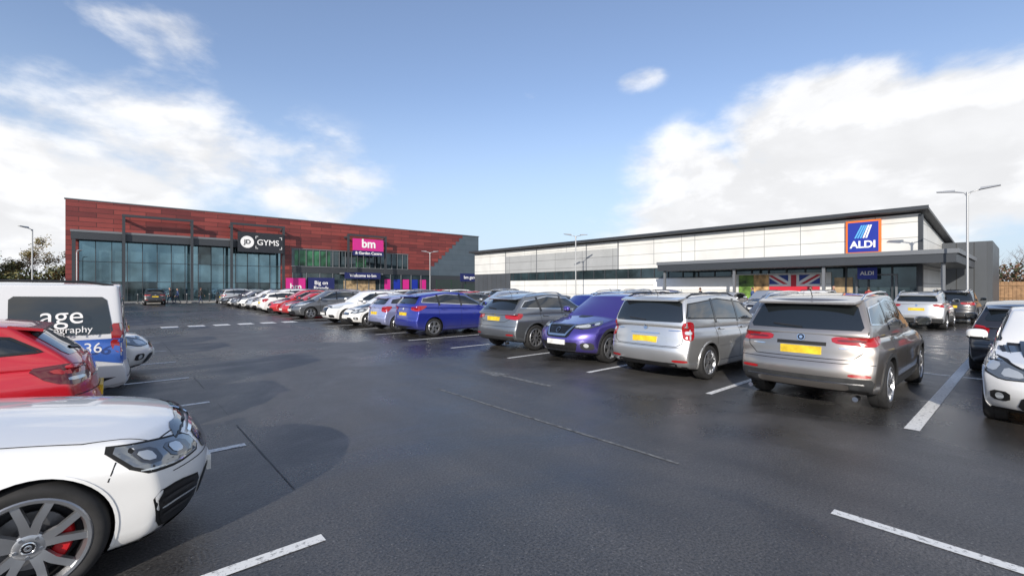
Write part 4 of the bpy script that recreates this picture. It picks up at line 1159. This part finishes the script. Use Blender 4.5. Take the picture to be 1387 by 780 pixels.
# ------------------------------------------------------------------ world
SUN_AZ, SUN_EL = 238.0, 22.0
w = bpy.data.worlds.new("World"); scene.world = w; w.use_nodes = True
nt = w.node_tree; N = nt.nodes; Lk = nt.links
for n in list(N): N.remove(n)
out = N.new("ShaderNodeOutputWorld"); bg = N.new("ShaderNodeBackground"); bg.inputs["Strength"].default_value = .15
Lk.new(bg.outputs[0], out.inputs[0])
sky = N.new("ShaderNodeTexSky"); sky.sky_type = 'NISHITA'; sky.sun_disc = False
sky.sun_elevation = rad(SUN_EL); sky.sun_rotation = rad(SUN_AZ); sky.air_density = 1.0; sky.dust_density = .5; sky.ozone_density = 1.3
def M_(op, a, b=None, c=None):
    n = N.new("ShaderNodeMath"); n.operation = op
    for i, v in enumerate((a, b, c)):
        if v is None: continue
        if isinstance(v, (int, float)): n.inputs[i].default_value = v
        else: Lk.new(v, n.inputs[i])
    return n.outputs[0]
def MR(src, a, b, c, d, it='SMOOTHSTEP'):
    r = N.new("ShaderNodeMapRange"); r.interpolation_type = it
    for k, v in zip(("From Min", "From Max", "To Min", "To Max"), (a, b, c, d)): r.inputs[k].default_value = v
    Lk.new(src, r.inputs["Value"]); return r.outputs[0]
tc = N.new("ShaderNodeTexCoord"); sp = N.new("ShaderNodeSeparateXYZ"); Lk.new(tc.outputs["Generated"], sp.inputs[0])
az = M_('MULTIPLY', M_('ARCTAN2', sp.outputs[0], sp.outputs[1]), 57.2958)
el = M_('MULTIPLY', M_('ARCSINE', sp.outputs[2]), 57.2958)
def NZ(scale, det, rough, dist=0, sc=(1, 1, 2.0), loc=(0, 0, 0)):
    mp = N.new("ShaderNodeMapping"); mp.inputs["Scale"].default_value = sc; mp.inputs["Location"].default_value = loc
    Lk.new(tc.outputs["Generated"], mp.inputs["Vector"])
    n = N.new("ShaderNodeTexNoise"); n.inputs["Scale"].default_value = scale; n.inputs["Detail"].default_value = det
    n.inputs["Roughness"].default_value = rough; n.inputs["Distortion"].default_value = dist
    Lk.new(mp.outputs[0], n.inputs["Vector"]); return n.outputs["Fac"]
n1 = NZ(4.5, 10, .55, .2, loc=(1.3, .4, .2)); n2 = NZ(11, 8, .6, .2, loc=(3, 1, 2)); n3 = NZ(7.0, 8, .55, .2, loc=(7, 2, 5)); n1b = NZ(4.5, 10, .55, .2, loc=(1.36, .46, .12))
blobs = [(-6, 8, 16, 8, 1.05), (3.5, 14.0, 15, 8, .66), (15.5, 12.5, 13, 8, .50), (3, 23.5, 9, 3.5, .52),
         (63, 13.0, 9, 7, .75), (75, 15.5, 12, 8, 1.0), (70, 7, 20, 8, 1.15), (87, 12, 15, 9, 1.1), (57, 24, 4, 2, .42), (44, 22.5, 3.5, 3, .30), (104, 14, 14, 9, 1.0), (-26, 12, 14, 8, .9)]
acc = None
for a0, e0, ra, re, s in blobs:
    dx = M_('DIVIDE', M_('SUBTRACT', az, a0), ra); dy = M_('DIVIDE', M_('SUBTRACT', el, e0), re)
    r2 = M_('SQRT', M_('ADD', M_('MULTIPLY', dx, dx), M_('MULTIPLY', dy, dy)))
    mk = M_('MULTIPLY', MR(r2, 1.25, .25, 0, 1), s)
    acc = mk if acc is None else M_('MAXIMUM', acc, mk)
back = MR(sp.outputs[1], -.1, -.5, 0, .45)
acc = M_('MAXIMUM', acc, back)
dens = M_('ADD', acc, M_('MULTIPLY', M_('SUBTRACT', n1, .5), 1.7))
dens = M_('ADD', dens, M_('MULTIPLY', M_('SUBTRACT', n2, .5), .6))
cov = MR(dens, .20, .80, 0, 1)
cov = M_('MULTIPLY', cov, MR(acc, .03, .32, 0, 1))
haze = MR(el, 24, -1, .08, .85)
lit = MR(M_('SUBTRACT', n1, n1b), -.06, .06, .92, 1.05)
shade = M_('MULTIPLY', MR(n3, .3, .7, .94, 1.04), lit)
cc = N.new("ShaderNodeVectorMath"); cc.operation = 'SCALE'; cc.inputs[0].default_value = (6.55, 6.6, 6.75); Lk.new(shade, cc.inputs["Scale"])
tint = N.new("ShaderNodeVectorMath"); tint.operation = 'MULTIPLY'; Lk.new(sky.outputs[0], tint.inputs[0]); tint.inputs[1].default_value = (1.16, 1.12, 1.22)
hz = N.new("ShaderNodeMix"); hz.data_type = 'RGBA'; hz.clamp_factor = True; Lk.new(haze, hz.inputs[0]); Lk.new(tint.outputs[0], hz.inputs[6]); hz.inputs[7].default_value = (3.6, 4.5, 5.7, 1)
mx = N.new("ShaderNodeMix"); mx.data_type = 'RGBA'; Lk.new(cov, mx.inputs[0]); Lk.new(hz.outputs[2], mx.inputs[6]); Lk.new(cc.outputs[0], mx.inputs[7])
Lk.new(mx.outputs[2], bg.inputs[0])

sd = Vector((math.sin(rad(SUN_AZ)) * math.cos(rad(SUN_EL)), math.cos(rad(SUN_AZ)) * math.cos(rad(SUN_EL)), math.sin(rad(SUN_EL))))
sl = bpy.data.lights.new("sun", 'SUN'); sl.energy = 5.0; sl.angle = rad(.53); sl.color = (1, .93, .83)
so = bpy.data.objects.new("sun", sl); link(so); so.rotation_euler = sd.to_track_quat('Z', 'Y').to_euler(); so.location = (0, 0, 30)

cam = bpy.data.cameras.new("camera"); cam.lens = 16.0; cam.sensor_width = 36; cam.clip_end = 4000; cam.clip_start = .05
co = bpy.data.objects.new("camera", cam); link(co); co.location = (0, 0, 1.735); co.rotation_euler = (rad(90), 0, rad(-41.2))
scene.camera = co
scene.view_settings.view_transform = 'Standard'; scene.view_settings.look = 'None'; scene.view_settings.exposure = 0
